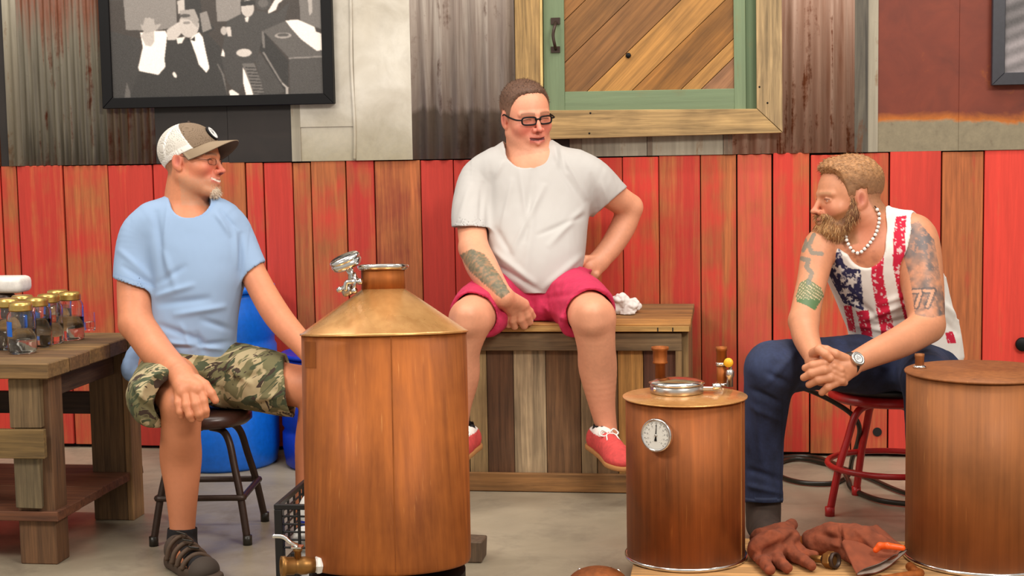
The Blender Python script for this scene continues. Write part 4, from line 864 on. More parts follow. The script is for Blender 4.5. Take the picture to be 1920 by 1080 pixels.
# ---------------------------------------------------------------- head, in centimetres of its own frame (x side, y towards the face, z up)
class Head:
    def __init__(s, pos, f, up, scale=1.0):
        f = np.array(f, float); f /= np.linalg.norm(f); up = np.array(up, float); up -= f*(up @ f); up /= np.linalg.norm(up)
        s.R = np.stack([np.cross(f, up), f, up], 1); s.t = np.array(pos, float); s.s = .01*scale
    def loc(s, V): return (V-s.t) @ s.R/s.s
    def glob(s, p): return s.t+(np.array(p, float)*s.s) @ s.R.T
    def dirv(s, d): return np.array(d, float) @ s.R.T
    def e(s, c, r): return ell(s.glob(c), np.array(r)*s.s, s.R)
    def c(s, a, b, ra, rb): return cone(s.glob(a), s.glob(b), ra*s.s, rb*s.s)
    def build(s, F, squint=0., smile=0., jawd=0., ears=True, mouth_open=0., chin=0.):
        K = s.s
        F.add(s.e((0, -.9, 3.4), (7.5, 9.4, 8.2)), .01); F.add(s.e((0, 2.6, -.3), (6.6, 6.7, 9.2)), 2.5*K); F.add(s.e((0, 3.0, -6.4-jawd), (5.5, 5.3, 4.2)), 2.5*K)
        F.add(s.c((-1., 7.3+chin, -9.5-jawd), (1., 7.3+chin, -9.5-jawd), 1.75, 1.75), 1.8*K)
        for q in (1, -1):
            F.add(s.c((q*5.3, -.2, -4.8), (q*2.3, 6.4, -9.0-jawd), 1.7, 1.5), 2*K); F.add(s.e((q*4.1, 5.9, -2.7+smile*.4), (2.5, 2.3+smile*.5, 2.2)), 2*K)
            F.add(s.c((q*.9, 8.9, 1.8), (q*4.7, 7.3, 1.7), .95, .8), 1.*K)
            F.sub(s.e((q*3.2, 9.7, .05), (1.95, 1.25, 1.0)), 1.*K)
        F.add(s.c((0, 8.7, 1.3), (0, 11.1, -2.8), .72, .82), .9*K); F.add(s.e((0, 11.3, -3.1), (.95, 1.15, .85)), .6*K)
        for q in (1, -1):
            F.add(s.e((q*1.3, 10.0, -3.4), (.85, 1.1, .8)), .5*K); F.sub(s.e((q*.65, 10.8, -4.05), (.36, .55, .3)), .2*K)
            F.add(s.e((q*3.2, 7.45, 0), (1.25, 1.25, 1.25)), .08*K)
            zu = .62-.42*squint; zl = -.68+.3*squint
            F.chain([s.glob((q*2.0, 8.5, zu-.35)), s.glob((q*3.2, 8.62, zu)), s.glob((q*4.5, 7.95, zu-.4))], [.3*K, .36*K, .3*K], .3*K)
            F.chain([s.glob((q*2.0, 8.45, zl+.25)), s.glob((q*3.2, 8.5, zl)), s.glob((q*4.5, 7.9, zl+.25))], [.28*K, .3*K, .28*K], .3*K)
        F.add(s.e((0, 7.8, -6.1-jawd*.5), (3.0+smile*.5, 2.4, 2.4)), 1.5*K); mo = mouth_open
        for q in (1, -1):
            cx = q*(2.3+.7*smile); cz = -6.2+.5*smile
            F.add(s.c((cx, 8.7-.4*smile, cz), (0, 10.0, -5.6+.1*smile), .32, .5), .4*K); F.add(s.c((cx*.9, 8.7-.4*smile, cz-.35), (0, 9.85, -6.95-mo), .36, .6), .4*K)
        for q in (1, -1):
            cx = q*(2.3+.7*smile); cz = -6.25+.5*smile; F.sub(s.c((cx, 9.3-.4*smile, cz), (0, 10.5, -6.25-mo*.5), .15+mo*.1, .18+mo*.5), .2*K)
        for q in (1, -1): F.sub(s.c((q*1.9, 10.0, -3.3), (q*(3.5+.3*smile), 8.9, -6.3), .16, .14), .55*K)
        if ears:
            for q in (1, -1):
                F.add(s.e((q*7.5, -.7, -.5), (.72, 1.75, 2.75)), .5*K); F.add(s.e((q*7.3, .1, -2.8), (.6, .9, 1.0)), .5*K); F.sub(s.e((q*8.3, -.3, -.2), (.6, 1.1, 1.9)), .35*K)
        return F
    def box(s, m=.0): return s.t-np.array([.135+m]*3), s.t+np.array([.135+m]*3)
HLY = [-12, -4.2, -3.0, -2.4, 1.2, 1.5, 2.6, 3.2, 4.0, 4.8, 6.0, 8.0, 10]
HLZ = [-6.0, -5.2, -2.0, 2.6, 2.4, -1.6, -1.2, .2, 3.0, 4.4, 5.8, 7.2, 7.6]
def hairline(y, x=None, up=0.): return np.interp(y, HLY, HLZ)+up*np.clip((y-3.2)/2.5, 0, 1)
def paint_head(hd, V, col, skin, hairc, fade=1., brow=None, stub=0., stubc=(150, 120, 100), flush=0., teeth=False, up=0., iris=(70, 90, 110), squint=0., smile=0., mo=0.):
    l = hd.loc(V); x, y, z = np.abs(l[:, 0]), l[:, 1], l[:, 2]; near = (np.linalg.norm(l, axis=1) < 15) & (z > -14)
    n = fbm(V, 350, 2, 3); nb = fbm(V, 60, 2, 5)
    def mixc(m, c): m = np.clip(m, 0, 1)[:, None]*near[:, None]; col[:] = col*(1-m)+np.array(c, float)*m
    if flush:
        mixc(flush*np.exp(-((x-3.6)**2+(z+3.2)**2)/9)*(y > 3), (222, 100, 92)); mixc(flush*.9*np.exp(-(x**2/3+(z+3)**2/5))*(y > 9.4), (220, 104, 94)); mixc(flush*.8*np.exp(-((y+.7)**2+(z+.5)**2)/8)*(x > 6.6), (226, 104, 96))
    if stub: mixc(stub*np.clip((-z-4.2)/2, 0, 1)*(y > -.5)*(.6+.8*(n-.5)), stubc)
    hl = z-hairline(y, x, up)
    if fade: mixc(np.clip(hl/1.6, 0, 1)*(.72+.3*np.clip((z-1)/5, 0, 1))*(.75+.6*(n-.5))*fade*(1-((x > 6.95) & (y < 1.3) & (y > -2.6) & (z < 2.4))), hairc)
    if brow is not None: mixc(np.exp(-((z-2.15+.06*(x-2.8)**2)/.42)**2)*(x > .9)*(x < 5.2)*(y > 6)*.8, brow)
    lip = np.exp(-((z+6.3-.07*smile*x*x*.6+.35*mo)/(.85+.35*mo))**2)*(x < 2.5+.7*smile)*(y > 8.2); mixc(lip*.75, (196, 92, 86))
    mixc((np.abs(z+6.25-.08*smile*x*x+.25*mo) < .22+.2*mo)*(x < 2.4+.6*smile)*(y > 8.2), (238, 228, 214) if teeth else (96, 40, 38))
    if teeth: mixc(np.exp(-((z+6.3-.09*smile*x*x)/.34)**4)*(x < 2.3)*(y > 8.0), (236, 226, 212))
    eb = np.sqrt((x-3.2)**2+(y-7.45)**2+z*z); ew = (eb < 1.34)*(y > 7.9)*(np.abs(z) < .5*(1-.6*squint)); mixc(ew*.95, (228, 220, 212))
    mixc(ew*(np.hypot(x-3.2, z) < .58), iris); mixc(ew*(np.hypot(x-3.2, z) < .25), (20, 18, 18))
    mixc(np.exp(-((z-.55+.45*squint+.12*(x-3.2)**2)/.16)**2)*(x > 1.9)*(x < 4.6)*(y > 7.3)*.8, (80, 48, 40))
    mixc(np.exp(-(((y+.2)/1.0)**2+((z+.2)/1.7)**2))*(x > 6.9)*.55, (150, 66, 56))
    mixc((np.hypot(x-.65, z+4.0) < .4)*(y > 10.0)*.8, (120, 52, 46))
    return col
def hair_cap(hd, top, side, up=0., seed=1, front=(0, 0), side0=-9):
    """short hair: skull raised by a thickness that grows towards the crown, cut at the hairline"""
    F = Field(); zz = [-6, 0, 4, 8, 12]; tt = [side*.6, side, side+.35*(top-side), top*.85, top]
    def fn(X, Y, Z):
        x, y, z = X-hd.t[0], Y-hd.t[1], Z-hd.t[2]; R_ = hd.R; lx, ly, lz = [(R_[0, k]*x+R_[1, k]*y+R_[2, k]*z)/hd.s for k in range(3)]
        def el(c, r): a = [(q-w_)/e for q, w_, e in zip((lx, ly, lz), c, r)]; k0 = np.sqrt(a[0]**2+a[1]**2+a[2]**2); k1 = np.sqrt((a[0]/r[0])**2+(a[1]/r[1])**2+(a[2]/r[2])**2)+1e-9; return k0*(k0-1)/k1
        d = smin(el((0, -.9, 3.4), (7.5, 9.4, 8.2)), el((0, 2.6, -.3), (6.6, 6.7, 9.2)), 2.5)
        wob = .10*np.sin(lx*2.1+ly*1.3)*np.sin(ly*2.7-lz*1.1)+.06*np.sin(lx*5.3+lz*3.7)*np.sin(ly*6.1)
        t = np.interp(lz, zz, tt)+front[0]*np.exp(-((ly-7)/2.6)**2)*np.clip((lz-6)/3, 0, 1)
        hl = lz-np.maximum(hairline(ly, lx, up)+.5*np.exp(-((np.abs(lx)-4.6)/1.6)**2)*np.clip((ly-4)/2, 0, 1), side0-.0*ly)-.1-.28*np.sin(lx*3.3+1)*np.sin(ly*2.9+lz)-.16*np.sin(lx*7.7+ly*3); d = d-t*(1+wob*1.2)*np.clip(hl/1.6+.25, 0, 1)
        d = np.maximum(d, -hl*.7); d = np.maximum(d, -(el((0, -.9, 3.4), (7.3, 9.2, 8.0)))*1.0)
        return d*hd.s
    F.add(Prim(fn, hd.t-.16, hd.t+.16), 0); return F
def strands(V, Q, cnt, ln, comb, cols, seed, width=.0011, lift=.6, mask=None):
    """tiny flat hairs standing on a surface; returns extra verts, quads, colours"""
    r = np.random.default_rng(seed); N = vnormals(V, Q); cand = np.arange(len(V)) if mask is None else np.where(mask)[0]; i = r.choice(cand, cnt)
    p = V[i]+r.normal(0, .0012, (cnt, 3)); d = N[i]*lift+np.array(comb)+r.normal(0, .28, (cnt, 3)); d /= np.linalg.norm(d, axis=1, keepdims=True)
    s_ = np.cross(d, r.normal(0, 1, (cnt, 3))); s_ /= np.linalg.norm(s_, axis=1, keepdims=True); l = ln*(.6+.7*r.random((cnt, 1)))
    v = np.stack([p-s_*width, p+s_*width, p+d*l+s_*width*.25-np.array([0, 0, 1])*l*.12, p+d*l-s_*width*.25-np.array([0, 0, 1])*l*.12], 1).reshape(-1, 3)
    q = np.arange(4*cnt).reshape(-1, 4); c = np.array(cols, float)[r.integers(0, len(cols), cnt)]*(.85+.3*r.random((cnt, 1))); return v, q, np.repeat(c, 4, 0)
def join(*parts):
    V, Q, Cc = [], [], []; n = 0
    for v, q, c in parts: V.append(v); Q.append(q+n); Cc.append(c); n += len(v)
    return np.concatenate(V), np.concatenate(Q), np.concatenate(Cc)
M['skin'] = vcol('skin', .5, 420, .12, .0006); M['hair'] = vcol('hair', .65, 500, .25, .001, stretch=(1, 1, .3)); M['cloth'] = vcol('knit_cloth', .88, 900, .15, .0006)
M['suede'] = None
def px_r(r, D): return r*D/FPX
def limb(F, pts, k=.015):
    """pts: (px, py, D, radius in px)"""
    F.add(path([C(x, y, D) for x, y, D, r in pts], [px_r(r, D) for x, y, D, r in pts]), k)
def hand(F, palm, fingers, k=.006):
    """palm: list of (px,py,D,r) cones pairs; fingers: chains"""
    for a, b in palm: F.add(cone(C(*a[:3]), C(*b[:3]), px_r(a[3], a[2]), px_r(b[3], b[2])), .010)
    for f in fingers: F.chain([C(x, y, D) for x, y, D, r in f], [px_r(r, D) for x, y, D, r in f], k*.5)
def boxpx(x0, x1, y0, y1, D0, D1):
    q = np.array([C(x, y, D) for x in (x0, x1) for y in (y0, y1) for D in (D0, D1)]); return q.min(0), q.max(0)
def lipcloth(col, V, m, c): m = np.clip(m, 0, 1)[:, None]; col[:] = col*(1-m)+np.array(c, float)*m
def skin_base(V, c, seed):
    n = fbm(V, 18, 3, seed); f = fbm(V, 160, 2, seed+9); return np.array(c, float)*(1+.10*(n-.5)+.07*(f-.5))[:, None]
def tube_c(pts, r, n=8, **k): return MB().tube([Vector(to_world(np.array([p]))[0].tolist()) for p in pts], r, n, **k)
def wv(p): return Vector(to_world(np.array([p]))[0].tolist())
# ================================================================== man in the cap (left)
D0 = 4.73
root1 = thing('person', (SLc[0], SLc[1], 0), 'man in trucker cap, light blue T-shirt and camouflage shorts sitting on a stool', 'person', None)
hd = Head(C(356, 304, 4.70), (.965, -.25, .0), (-.02, .02, 1), .985)
B = Field()
limb(B, [(350, 432, D0, 60), (352, 560, D0, 66), (358, 660, D0, 66)])
limb(B, [(352, 420, D0+.0, 44), (350, 372, D0-.01, 41), (356, 330, 4.71, 40)], .02)
limb(B, [(300, 425, D0, 40), (264, 444, D0-.01, 35), (254, 525, 4.69, 34), (255, 606, 4.63, 33)], .02)
limb(B, [(258, 608, 4.63, 33), (294, 660, 4.55, 31), (325, 690, 4.44, 26), (338, 703, 4.40, 24)], .012)
limb(B, [(410, 420, D0, 36), (436, 430, D0, 28), (476, 515, 4.70, 25), (520, 592, 4.62, 26), (575, 655, 4.52, 21), (600, 690, 4.45, 19)], .02)
limb(B, [(318, 690, 4.72, 58), (330, 730, 4.52, 46), (341, 758, 4.40, 40)], .02)
limb(B, [(341, 760, 4.40, 39), (339, 812, 4.43, 37), (339, 858, 4.475, 39), (341, 918, 4.475, 31), (342, 985, 4.47, 24), (342, 1020, 4.46, 25)], .012)
limb(B, [(342, 1026, 4.46, 26), (352, 1048, 4.36, 22), (372, 1066, 4.24, 18)], .01)
B.add(cone(C(338, 1030, 4.49), C(338, 1038, 4.49), px_r(26, 4.49), px_r(22, 4.49)), .01)
limb(B, [(420, 706, 4.74, 50), (545, 722, 4.60, 40), (603, 728, 4.56, 40)], .02)
limb(B, [(603, 732, 4.56, 39), (596, 790, 4.60, 38), (591, 835, 4.64, 38), (582, 900, 4.65, 28), (577, 955, 4.65, 23), (577, 1000, 4.64, 23)], .012)
limb(B, [(577, 1000, 4.64, 22), (600, 1010, 4.54, 18), (620, 1016, 4.46, 14)], .01)
hd.build(B, smile=1., squint=.5, chin=.9)
KD = 4.335
hand(B, [((338, 703, 4.39, 22), (346, 735, 4.335, 17)), ((345, 705, 4.39, 20), (370, 732, 4.325, 15)), ((340, 722, 4.345, 15), (372, 728, 4.33, 15))],
     [[(336, 738, 4.335, 9.5), (335, 756, 4.318, 8.4), (338, 772, 4.312, 7.6), (340, 780, 4.318, 6.5)], [(349, 739, 4.325, 9.8), (350, 760, 4.305, 8.8), (356, 778, 4.30, 8), (360, 786, 4.305, 6.8)],
      [(363, 736, 4.32, 9.8), (367, 758, 4.30, 9), (373, 776, 4.298, 8.2), (375, 784, 4.305, 7)], [(376, 731, 4.325, 9.6), (381, 752, 4.308, 8.8), (385, 770, 4.305, 8), (386, 778, 4.31, 6.8)],
      [(368, 712, 4.36, 11), (384, 722, 4.335, 9.6), (396, 738, 4.325, 8.6), (404, 751, 4.325, 7)]])
hand(B, [((600, 692, 4.47, 19), (610, 706, 4.485, 17)), ((600, 692, 4.47, 17), (622, 700, 4.50, 16))], [[(608+9*i, 712-5*i, 4.475+.02*i, 8), (614+10*i, 734-6*i, 4.468+.02*i, 7.5), (616+10*i, 752-7*i, 4.474+.02*i, 6.5)] for i in range(4)])
V, Q = smesh(B, .0062, [(*hd.box(), .0023), (*boxpx(316, 412, 690, 800, 4.24, 4.42), .0024)])
col = skin_base(V, (214, 138, 100), 1)
px, py = to_px(V)
lipcloth(col, V, np.clip((py-700)/120, 0, 1)*.5, (200, 124, 84))
paint_head(hd, V, col, None, (120, 92, 74), .85, (130, 96, 76), .6, (190, 156, 132), .5, True, smile=1., squint=.5)
sobj('body', V, Q, M['skin'], root1, col)
# goatee
F = Field(); 
for c_, r_ in (((0, 8.7, -9.8), (2.7, 1.6, 1.9)), ((1.7, 8.5, -8.2), (.8, .9, 1.7)), ((-1.7, 8.5, -8.2), (.8, .9, 1.7))): F.add(hd.e(c_, r_), .006)
v, q = smesh(F, .0025); cc_ = np.tile([[206, 186, 164.]], (len(v), 1)); s_ = strands(v, q, 700, .007, hd.dirv((0, .35, -.8)), [(226, 212, 194), (186, 162, 138), (214, 196, 172)], 3, .0006)
sobj('goatee', *join((v, q, cc_), s_)[:2], M['hair'], root1, join((v, q, cc_), s_)[2])
# cap
F = Field(); F.add(hd.e((0, -.55, 3.9), (8.25, 10.2, 8.7)), 0); F.sub(hd.e((0, -.55, 3.9), (7.95, 9.9, 8.4)), .0)
pn = hd.dirv((0, .42, -.9)); F.cut(hd.glob((0, 0, 1.35)), pn, .0)
v, q = smesh(F, .0026, it=3); l = hd.loc(v); seam = l[:, 1]-(-2.9+(12.2-l[:, 2])*.86)
col = np.where((seam > 0)[:, None], np.array([[128, 108, 88.]]), np.array([[222, 216, 206.]])); band = (l[:, 2]-1.35-.467*l[:, 1]) < 2.0
col[(seam <= 0) & band] = (244, 240, 234); rib = (np.abs(np.abs(np.arctan2(l[:, 0], -(l[:, 1]+.5)))-1.0) < .07) & (seam < 0) & ~band; col[rib] = (246, 242, 236)
mesh_t = (np.sin(l[:, 0]*14)*np.sin(l[:, 2]*14)*np.sin(l[:, 1]*14)); col[(seam <= 0) & ~band & ~rib] *= .97
col[np.abs(seam) < .16] = (238, 234, 228)
cap = sobj('cap', v, q, M['cloth'], root1, col); cap['label'] = 'cap with brown-grey front and white mesh back'
vs = []; cl = []; nu, nt_ = 40, 14
for side in (0, 1):
    for i in range(nu+1):
        th = R(-78+156*i/nu)
        for j in range(nt_+1):
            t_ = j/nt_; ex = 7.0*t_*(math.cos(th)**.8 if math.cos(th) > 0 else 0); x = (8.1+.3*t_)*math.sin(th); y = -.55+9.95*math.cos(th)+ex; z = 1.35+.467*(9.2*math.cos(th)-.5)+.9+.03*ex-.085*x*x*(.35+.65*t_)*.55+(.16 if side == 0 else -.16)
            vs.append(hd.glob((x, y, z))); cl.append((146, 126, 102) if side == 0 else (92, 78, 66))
I = np.arange((nu+1)*(nt_+1)).reshape(nu+1, nt_+1); q1 = np.stack([I[:-1, :-1], I[1:, :-1], I[1:, 1:], I[:-1, 1:]], -1).reshape(-1, 4); o_ = I.size
rim = np.concatenate([np.stack([I[:-1, -1], I[1:, -1], I[1:, -1]+o_, I[:-1, -1]+o_], 1), np.stack([I[0, :-1], I[0, 1:], I[0, 1:]+o_, I[0, :-1]+o_], 1), np.stack([I[-1, :-1], I[-1, 1:], I[-1, 1:]+o_, I[-1, :-1]+o_], 1)])
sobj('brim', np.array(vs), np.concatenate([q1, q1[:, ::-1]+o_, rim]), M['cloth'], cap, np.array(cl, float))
bc0 = wv(hd.glob((0, 7.75, 9.1))); bn = Vector((np.array(hd.dirv((0, .80, .60))) @ CW).tolist())
MB().lathe([(0, -.004), (.026, -.004), (.026, .0015), (.024, .0025), (0, .0025)], bc0, 36, bn).build('badge', M['black'], cap)
bi = np.zeros((64, 64, 3)); bi[:] = (40, 40, 44); fillpoly(bi, ellp(32, 32, 29, 29), (206, 206, 206)); fillpoly(bi, ellp(32, 32, 22, 22), (232, 232, 230)); fillpoly(bi, [(20, 40), (32, 18), (44, 40)], (120, 120, 124)); fillpoly(bi, [(18, 44), (46, 44), (46, 48), (18, 48)], (90, 90, 96))
bx = Vector((np.array(hd.dirv((1, 0, 0))) @ CW).tolist()); disc_print('badge_print', bc0+bn*.0028, bx, bn.cross(bx), .0235, bi, cap)
MB().ball(wv(hd.glob((0, -.5, 12.65))), .006, 10).build('button', M['iron'], cap)
# glasses
def glasses(hd, root, mat, w_=1.9, h_=1.05, rad=.0011, y0=9.9, z0=-.25, full=True, lensm=True):
    g_ = MB()
    rings = []
    for q in (1, -1):
        n = 36; pts = []
        for i in range(n):
            a = 2*math.pi*i/n; ca, sa_ = math.cos(a), math.sin(a); x = q*2.95+w_*np.sign(ca)*abs(ca)**.55; z = z0+h_*np.sign(sa_)*abs(sa_)**.6; y = y0-.055*(abs(x)-.6)**2*.9
            pts.append(hd.glob((x, y, z)))
        rings.append(pts); W_ = [wv(p) for p in pts]; g_.tube(W_, rad, 8, True)
    g_.tube([wv(hd.glob((-1.1, y0-.02, z0+.35))), wv(hd.glob((0, y0+.12, z0+.55))), wv(hd.glob((1.1, y0-.02, z0+.35)))], rad, 8)
    for q in (1, -1): g_.tube(sm_curve([wv(hd.glob((q*(2.9+w_), y0-1.1, z0+.35))), wv(hd.glob((q*(3.6+w_+.9), y0-2.2, z0+.45))), wv(hd.glob((q*7.5, 3, .75))), wv(hd.glob((q*7.75, .2, 1.3))), wv(hd.glob((q*7.6, -2, .2)))], 5), rad, 8)
    o = g_.build('glasses', mat, root)
    if lensm:
        for pts in rings:
            c_ = np.mean(pts, 0); vs = [wv(c_)]+[wv(p) for p in pts]; MB().add(vs, [(0, 1+i, 1+(i+1) % len(pts)) for i in range(len(pts))], True).build('lens', M['lens'], o)
    return o
glasses(hd, root1, M['iron'], 1.9, 1.0, .0007, 9.7, -.35)
# T-shirt
def plane_px(x0, y0, x1, y1, D): a, b = C(x0, y0, D), C(x1, y1, D); d = b-a; return a, np.array([-d[2], 0, d[0]])   # vertical (in view) plane through two pixels; normal to the left of a->b
def tee(levels, sleeves, neck, hem, res, fl, color, n=2.4, seed=0, hol=None, collar=None, folds_n=.0022):
    T = Field(); T.add(loft(levels, n), .0)
    for (pts, cp, cn, k) in sleeves:
        S_ = Field(); limb(S_, pts, 0); S_.cut(cp, cn, .003); T.addf(S_, k)
    for (pts, cp, cn, k) in sleeves:
        (x0, y0, d0, r0), (x1, y1, d1, r1) = pts[-2:]; a, b = C(x0, y0, d0), C(x1, y1, d1); d = (b-a)/np.linalg.norm(b-a); T.sub(cone(b-d*.045, b+d*.05, px_r(r1, d1)*.91, px_r(r1, d1)*.95), .002)
    for p in neck: T.sub(p, .004)
    if hol is not None: T.sub(hol, .003)
    V, Q = smesh(T, res); N = vnormals(V, Q)
    V = V+N*((fbm(V*np.array([1, 1, .55]), 16, 3, seed)-.5)*folds_n*2.2)[:, None]; V = folds(V, N, fl); V = V if True else V
    c_ = np.tile(np.array([color], float), (len(V), 1)); return V, Q, c_
lv = [(366, 312, 408, D0, .062), (380, 292, 424, D0, .082), (398, 268, 446, D0, .100), (425, 262, 456, D0, .118), (470, 270, 462, D0-.01, .130), (520, 284, 459, D0-.02, .133), (575, 287, 447, D0-.02, .136), (630, 282, 441, D0-.01, .142), (662, 274, 441, D0, .142), (672, 276, 438, D0, .138)]
sp1 = plane_px(214, 520, 291, 545, 4.69); sp2 = plane_px(450, 526, 497, 489, 4.70)
fl = [(292, 400, 306, 520, 7, -3.5), (306, 470, 330, 540, 7, 3), (298, 530, 345, 500, 6, -3), (296, 555, 360, 535, 6, 4), (300, 570, 390, 560, 7, -4), (330, 590, 420, 575, 6, 4), (300, 610, 380, 640, 6, -4), (380, 600, 440, 620, 6, -3.5), (300, 640, 420, 655, 5, 4), (310, 655, 440, 640, 5, -3.5), (452, 440, 452, 530, 6, -4), (440, 430, 446, 500, 6, 3), (315, 390, 308, 460, 5, 2.5), (340, 610, 360, 655, 5, 3), (370, 625, 385, 662, 5, -3), (225, 470, 280, 520, 6, 2.5), (232, 500, 285, 535, 5, -2.5), (405, 400, 430, 440, 5, 3), (415, 395, 445, 430, 4, -2.5)]
V, Q, cc_ = tee(lv, [([(292, 428, D0, 50), (268, 446, D0-.01, 45), (256, 490, 4.70, 41), (252, 548, 4.67, 39.5)], sp1[0], -sp1[1], .03), ([(415, 425, D0, 46), (440, 446, D0, 37), (478, 522, 4.70, 30.5)], sp2[0], -sp2[1], .03)],
    [cone(C(350, 330, D0-.005), C(358, 384, D0-.06), px_r(42, D0), px_r(37, D0)), cone(C(352, 350, D0), C(352, 372, D0), px_r(42, D0), px_r(41, D0))], None, .004, fl, (148, 174, 208), seed=2, hol=loft([(640, 290, 430, D0, .122), (690, 290, 424, D0, .124)]))
px, py = to_px(V); N = vnormals(V, Q); lipcloth(cc_, V, (segd(px, py, [(312, 360), (325, 385), (345, 402), (365, 408), (388, 398), (404, 376)]) < 4.)*.35, (132, 164, 208)); lipcloth(cc_, V, (np.abs(segd(px, py, [(217, 514), (291, 538)])-0) < 1.4)*.25, (120, 150, 196))
o = sobj('t_shirt', V, Q, M['cloth'], root1, cc_); o['label'] = 'light blue T-shirt'
# shirt tail at the back left
F = Field(); limb(F, [(262, 655, 4.82, 16), (250, 690, 4.80, 22), (262, 706, 4.78, 14)], .02); limb(F, [(290, 640, 4.83, 20), (262, 655, 4.82, 16)], .02)
V, Q = smesh(F, .006); V = V+vnormals(V, Q)*((fbm(V, 40, 2, 8)-.5)*.012)[:, None]; sobj('shirt_tail', V, Q, M['cloth'], root1, np.tile([[150, 178, 218.]], (len(V), 1)))
# camouflage shorts
g = G('camouflage'); v = g.coord((1, 1, 1), rand=False, rot=(R(20), R(35), 0)); v = g.n('VectorMath', {0: v, 1: (6, 9, 15)}, operation='MULTIPLY').outputs[0]
a = g.noise(v, 1.0, 3, .55, 1.2); b = g.noise(g.n('VectorMath', {0: v, 1: (7.3, 7.3, 7.3)}, operation='ADD').outputs[0], 1.25, 3, .55, 1.4); c = g.noise(g.n('VectorMath', {0: v, 1: (19.1, 19.1, 19.1)}, operation='ADD').outputs[0], 1.7, 3, .55, 1.4)
cm = g.mix(g.mr(a, .47, .49), L(182, 166, 128), L(116, 112, 78)); cm = g.mix(g.mr(b, .54, .56), cm, L(72, 80, 56)); cm = g.mix(g.mr(c, .58, .60), cm, L(64, 50, 40))
M['camo'] = g.pbr(cm, .9, 0, bump=g.noise(g.coord(rand=False), 500, 2), bs=.15, bd=.0006)
S_ = Field(); S_.add(loft([(652, 286, 436, D0, .130), (690, 282, 440, D0, .150), (735, 300, 432, D0+.02, .150), (752, 310, 424, D0+.02, .13)]), .0)
Lg = Field(); limb(Lg, [(326, 698, 4.74, 60), (306, 728, 4.56, 60), (296, 742, 4.42, 58), (296, 748, 4.36, 54)], .02); Lg.cut(C(314, 760, 4.40), (.80, -.42, -.22), .003); S_.addf(Lg, .03)
Lg = Field(); limb(Lg, [(425, 702, 4.74, 62), (500, 715, 4.66, 60), (590, 738, 4.56, 52)], .02); cp, cn = plane_px(536, 686, 553, 790, 4.6); Lg.cut(cp, cn, .003); S_.addf(Lg, .03)
S_.sub(cone(C(322, 745, 4.52), C(338, 756, 4.34), px_r(47, 4.5), px_r(44, 4.4)), .003); S_.sub(cone(C(515, 722, 4.63), C(600, 736, 4.55), px_r(46, 4.6), px_r(47, 4.55)), .003)
V, Q = smesh(S_, .005); N = vnormals(V, Q); V = V+N*((fbm(V*np.array([1, .6, 1]), 18, 3, 4)-.5)*.011)[:, None]
V = folds(V, N, [(350, 690, 420, 740, 6, -4), (420, 690, 412, 750, 5, -5), (430, 690, 470, 720, 6, 4), (440, 720, 500, 690, 6, -4), (470, 750, 530, 740, 6, 4), (440, 680, 540, 668, 7, 3), (260, 690, 300, 720, 6, -3), (245, 710, 280, 770, 6, 4), (260, 750, 300, 780, 5, -4), (330, 665, 415, 672, 3, 2.5)])
o = sobj('shorts', V, Q, M['camo'], root1); o['label'] = 'camouflage shorts'
M['strap'] = plain('sandal_strap', L(86, 66, 50), .7)
# sock and sandal
F = Field(); limb(F, [(342, 990, 4.47, 27.5), (342, 1022, 4.46, 28.5), (352, 1040, 4.40, 26), (372, 1062, 4.25, 20)], .01); F.cut(C(342, 989, 4.47), (0, 0, 1), .002); F.sub(cone(C(342, 975, 4.47), C(342, 996, 4.47), px_r(25, 4.47), px_r(25, 4.47)), .001)
V, Q = smesh(F, .0042); sobj('sock', V, Q, M['cloth'], root1, np.tile([[26, 22, 24.]], (len(V), 1)))
def flr(px, py, dz=0): p = np.array(onZ(px, py, dz)); d = p-CAMN; return d @ CW.T
so0, so1 = flr(334, 1050, .02), flr(393, 1084, .02)
F = Field(); F.add(cone(so0, so0*.45+so1*.55, .042, .043), .0); F.add(cone(so0*.45+so1*.55, so1, .043, .040), .02)
wz = CW @ np.array([0, 0, 1.]); F.cut(flr(334, 1050, .034), wz, .003); F.cut(flr(334, 1050, .002), -wz, .003)
V, Q = smesh(F, .004); sd_ = sobj('sandal', V, Q, M['cloth'], root1, np.tile([[74, 58, 46.]], (len(V), 1))); sd_['label'] = 'brown strappy sandal over a black sock'
F = Field(); F.add(ell(so1+wz*.012-(so1-so0)*.16, (.043, .062, .040)), 0); F.cut(flr(393, 1084, .004), -wz, .002)
V, Q = smesh(F, .004); sobj('toe_cap', V, Q, M['cloth'], sd_, np.tile([[70, 60, 52.]], (len(V), 1))); F = Field()
F.add(ell(so0+wz*.03+(so1-so0)*(-.05), (.036, .04, .042)), 0); F.sub(ell(so0+wz*.055+(so1-so0)*.12, (.030, .05, .05)), .004)
V, Q = smesh(F, .004); sobj('heel_cup', V, Q, M['cloth'], sd_, np.tile([[74, 60, 50.]], (len(V), 1)))
ud = so1-so0; fd = ud/np.linalg.norm(ud); sdv = np.cross(fd, wz)
for i, (t_, hh, r_) in enumerate(((.12, .078, .007), (.30, .068, .008), (.46, .060, .008), (.62, .050, .008))):
    m = so0+ud*t_; pts = [m+sdv*(.046*s)+wz*(.012 if abs(s) > .9 else hh*(1-.55*s*s)-.002) for s in (-1, -.8, -.4, 0, .4, .8, 1)]
    tube_c([np.array(p) for p in sm_curve([Vector(p.tolist()) for p in pts], 4)], r_, 8).build('strap', M['strap'], sd_)
pts = [so0+ud*t_+sdv*(.012*(-1)**i)+wz*h_ for i, (t_, h_) in enumerate(((.1, .092), (.2, .082), (.3, .079), (.4, .073), (.5, .068), (.58, .062)))]
tube_c([np.array(p) for p in sm_curve([Vector(p.tolist()) for p in pts], 4)], .0028, 6).build('lace', M['rubber'], sd_)
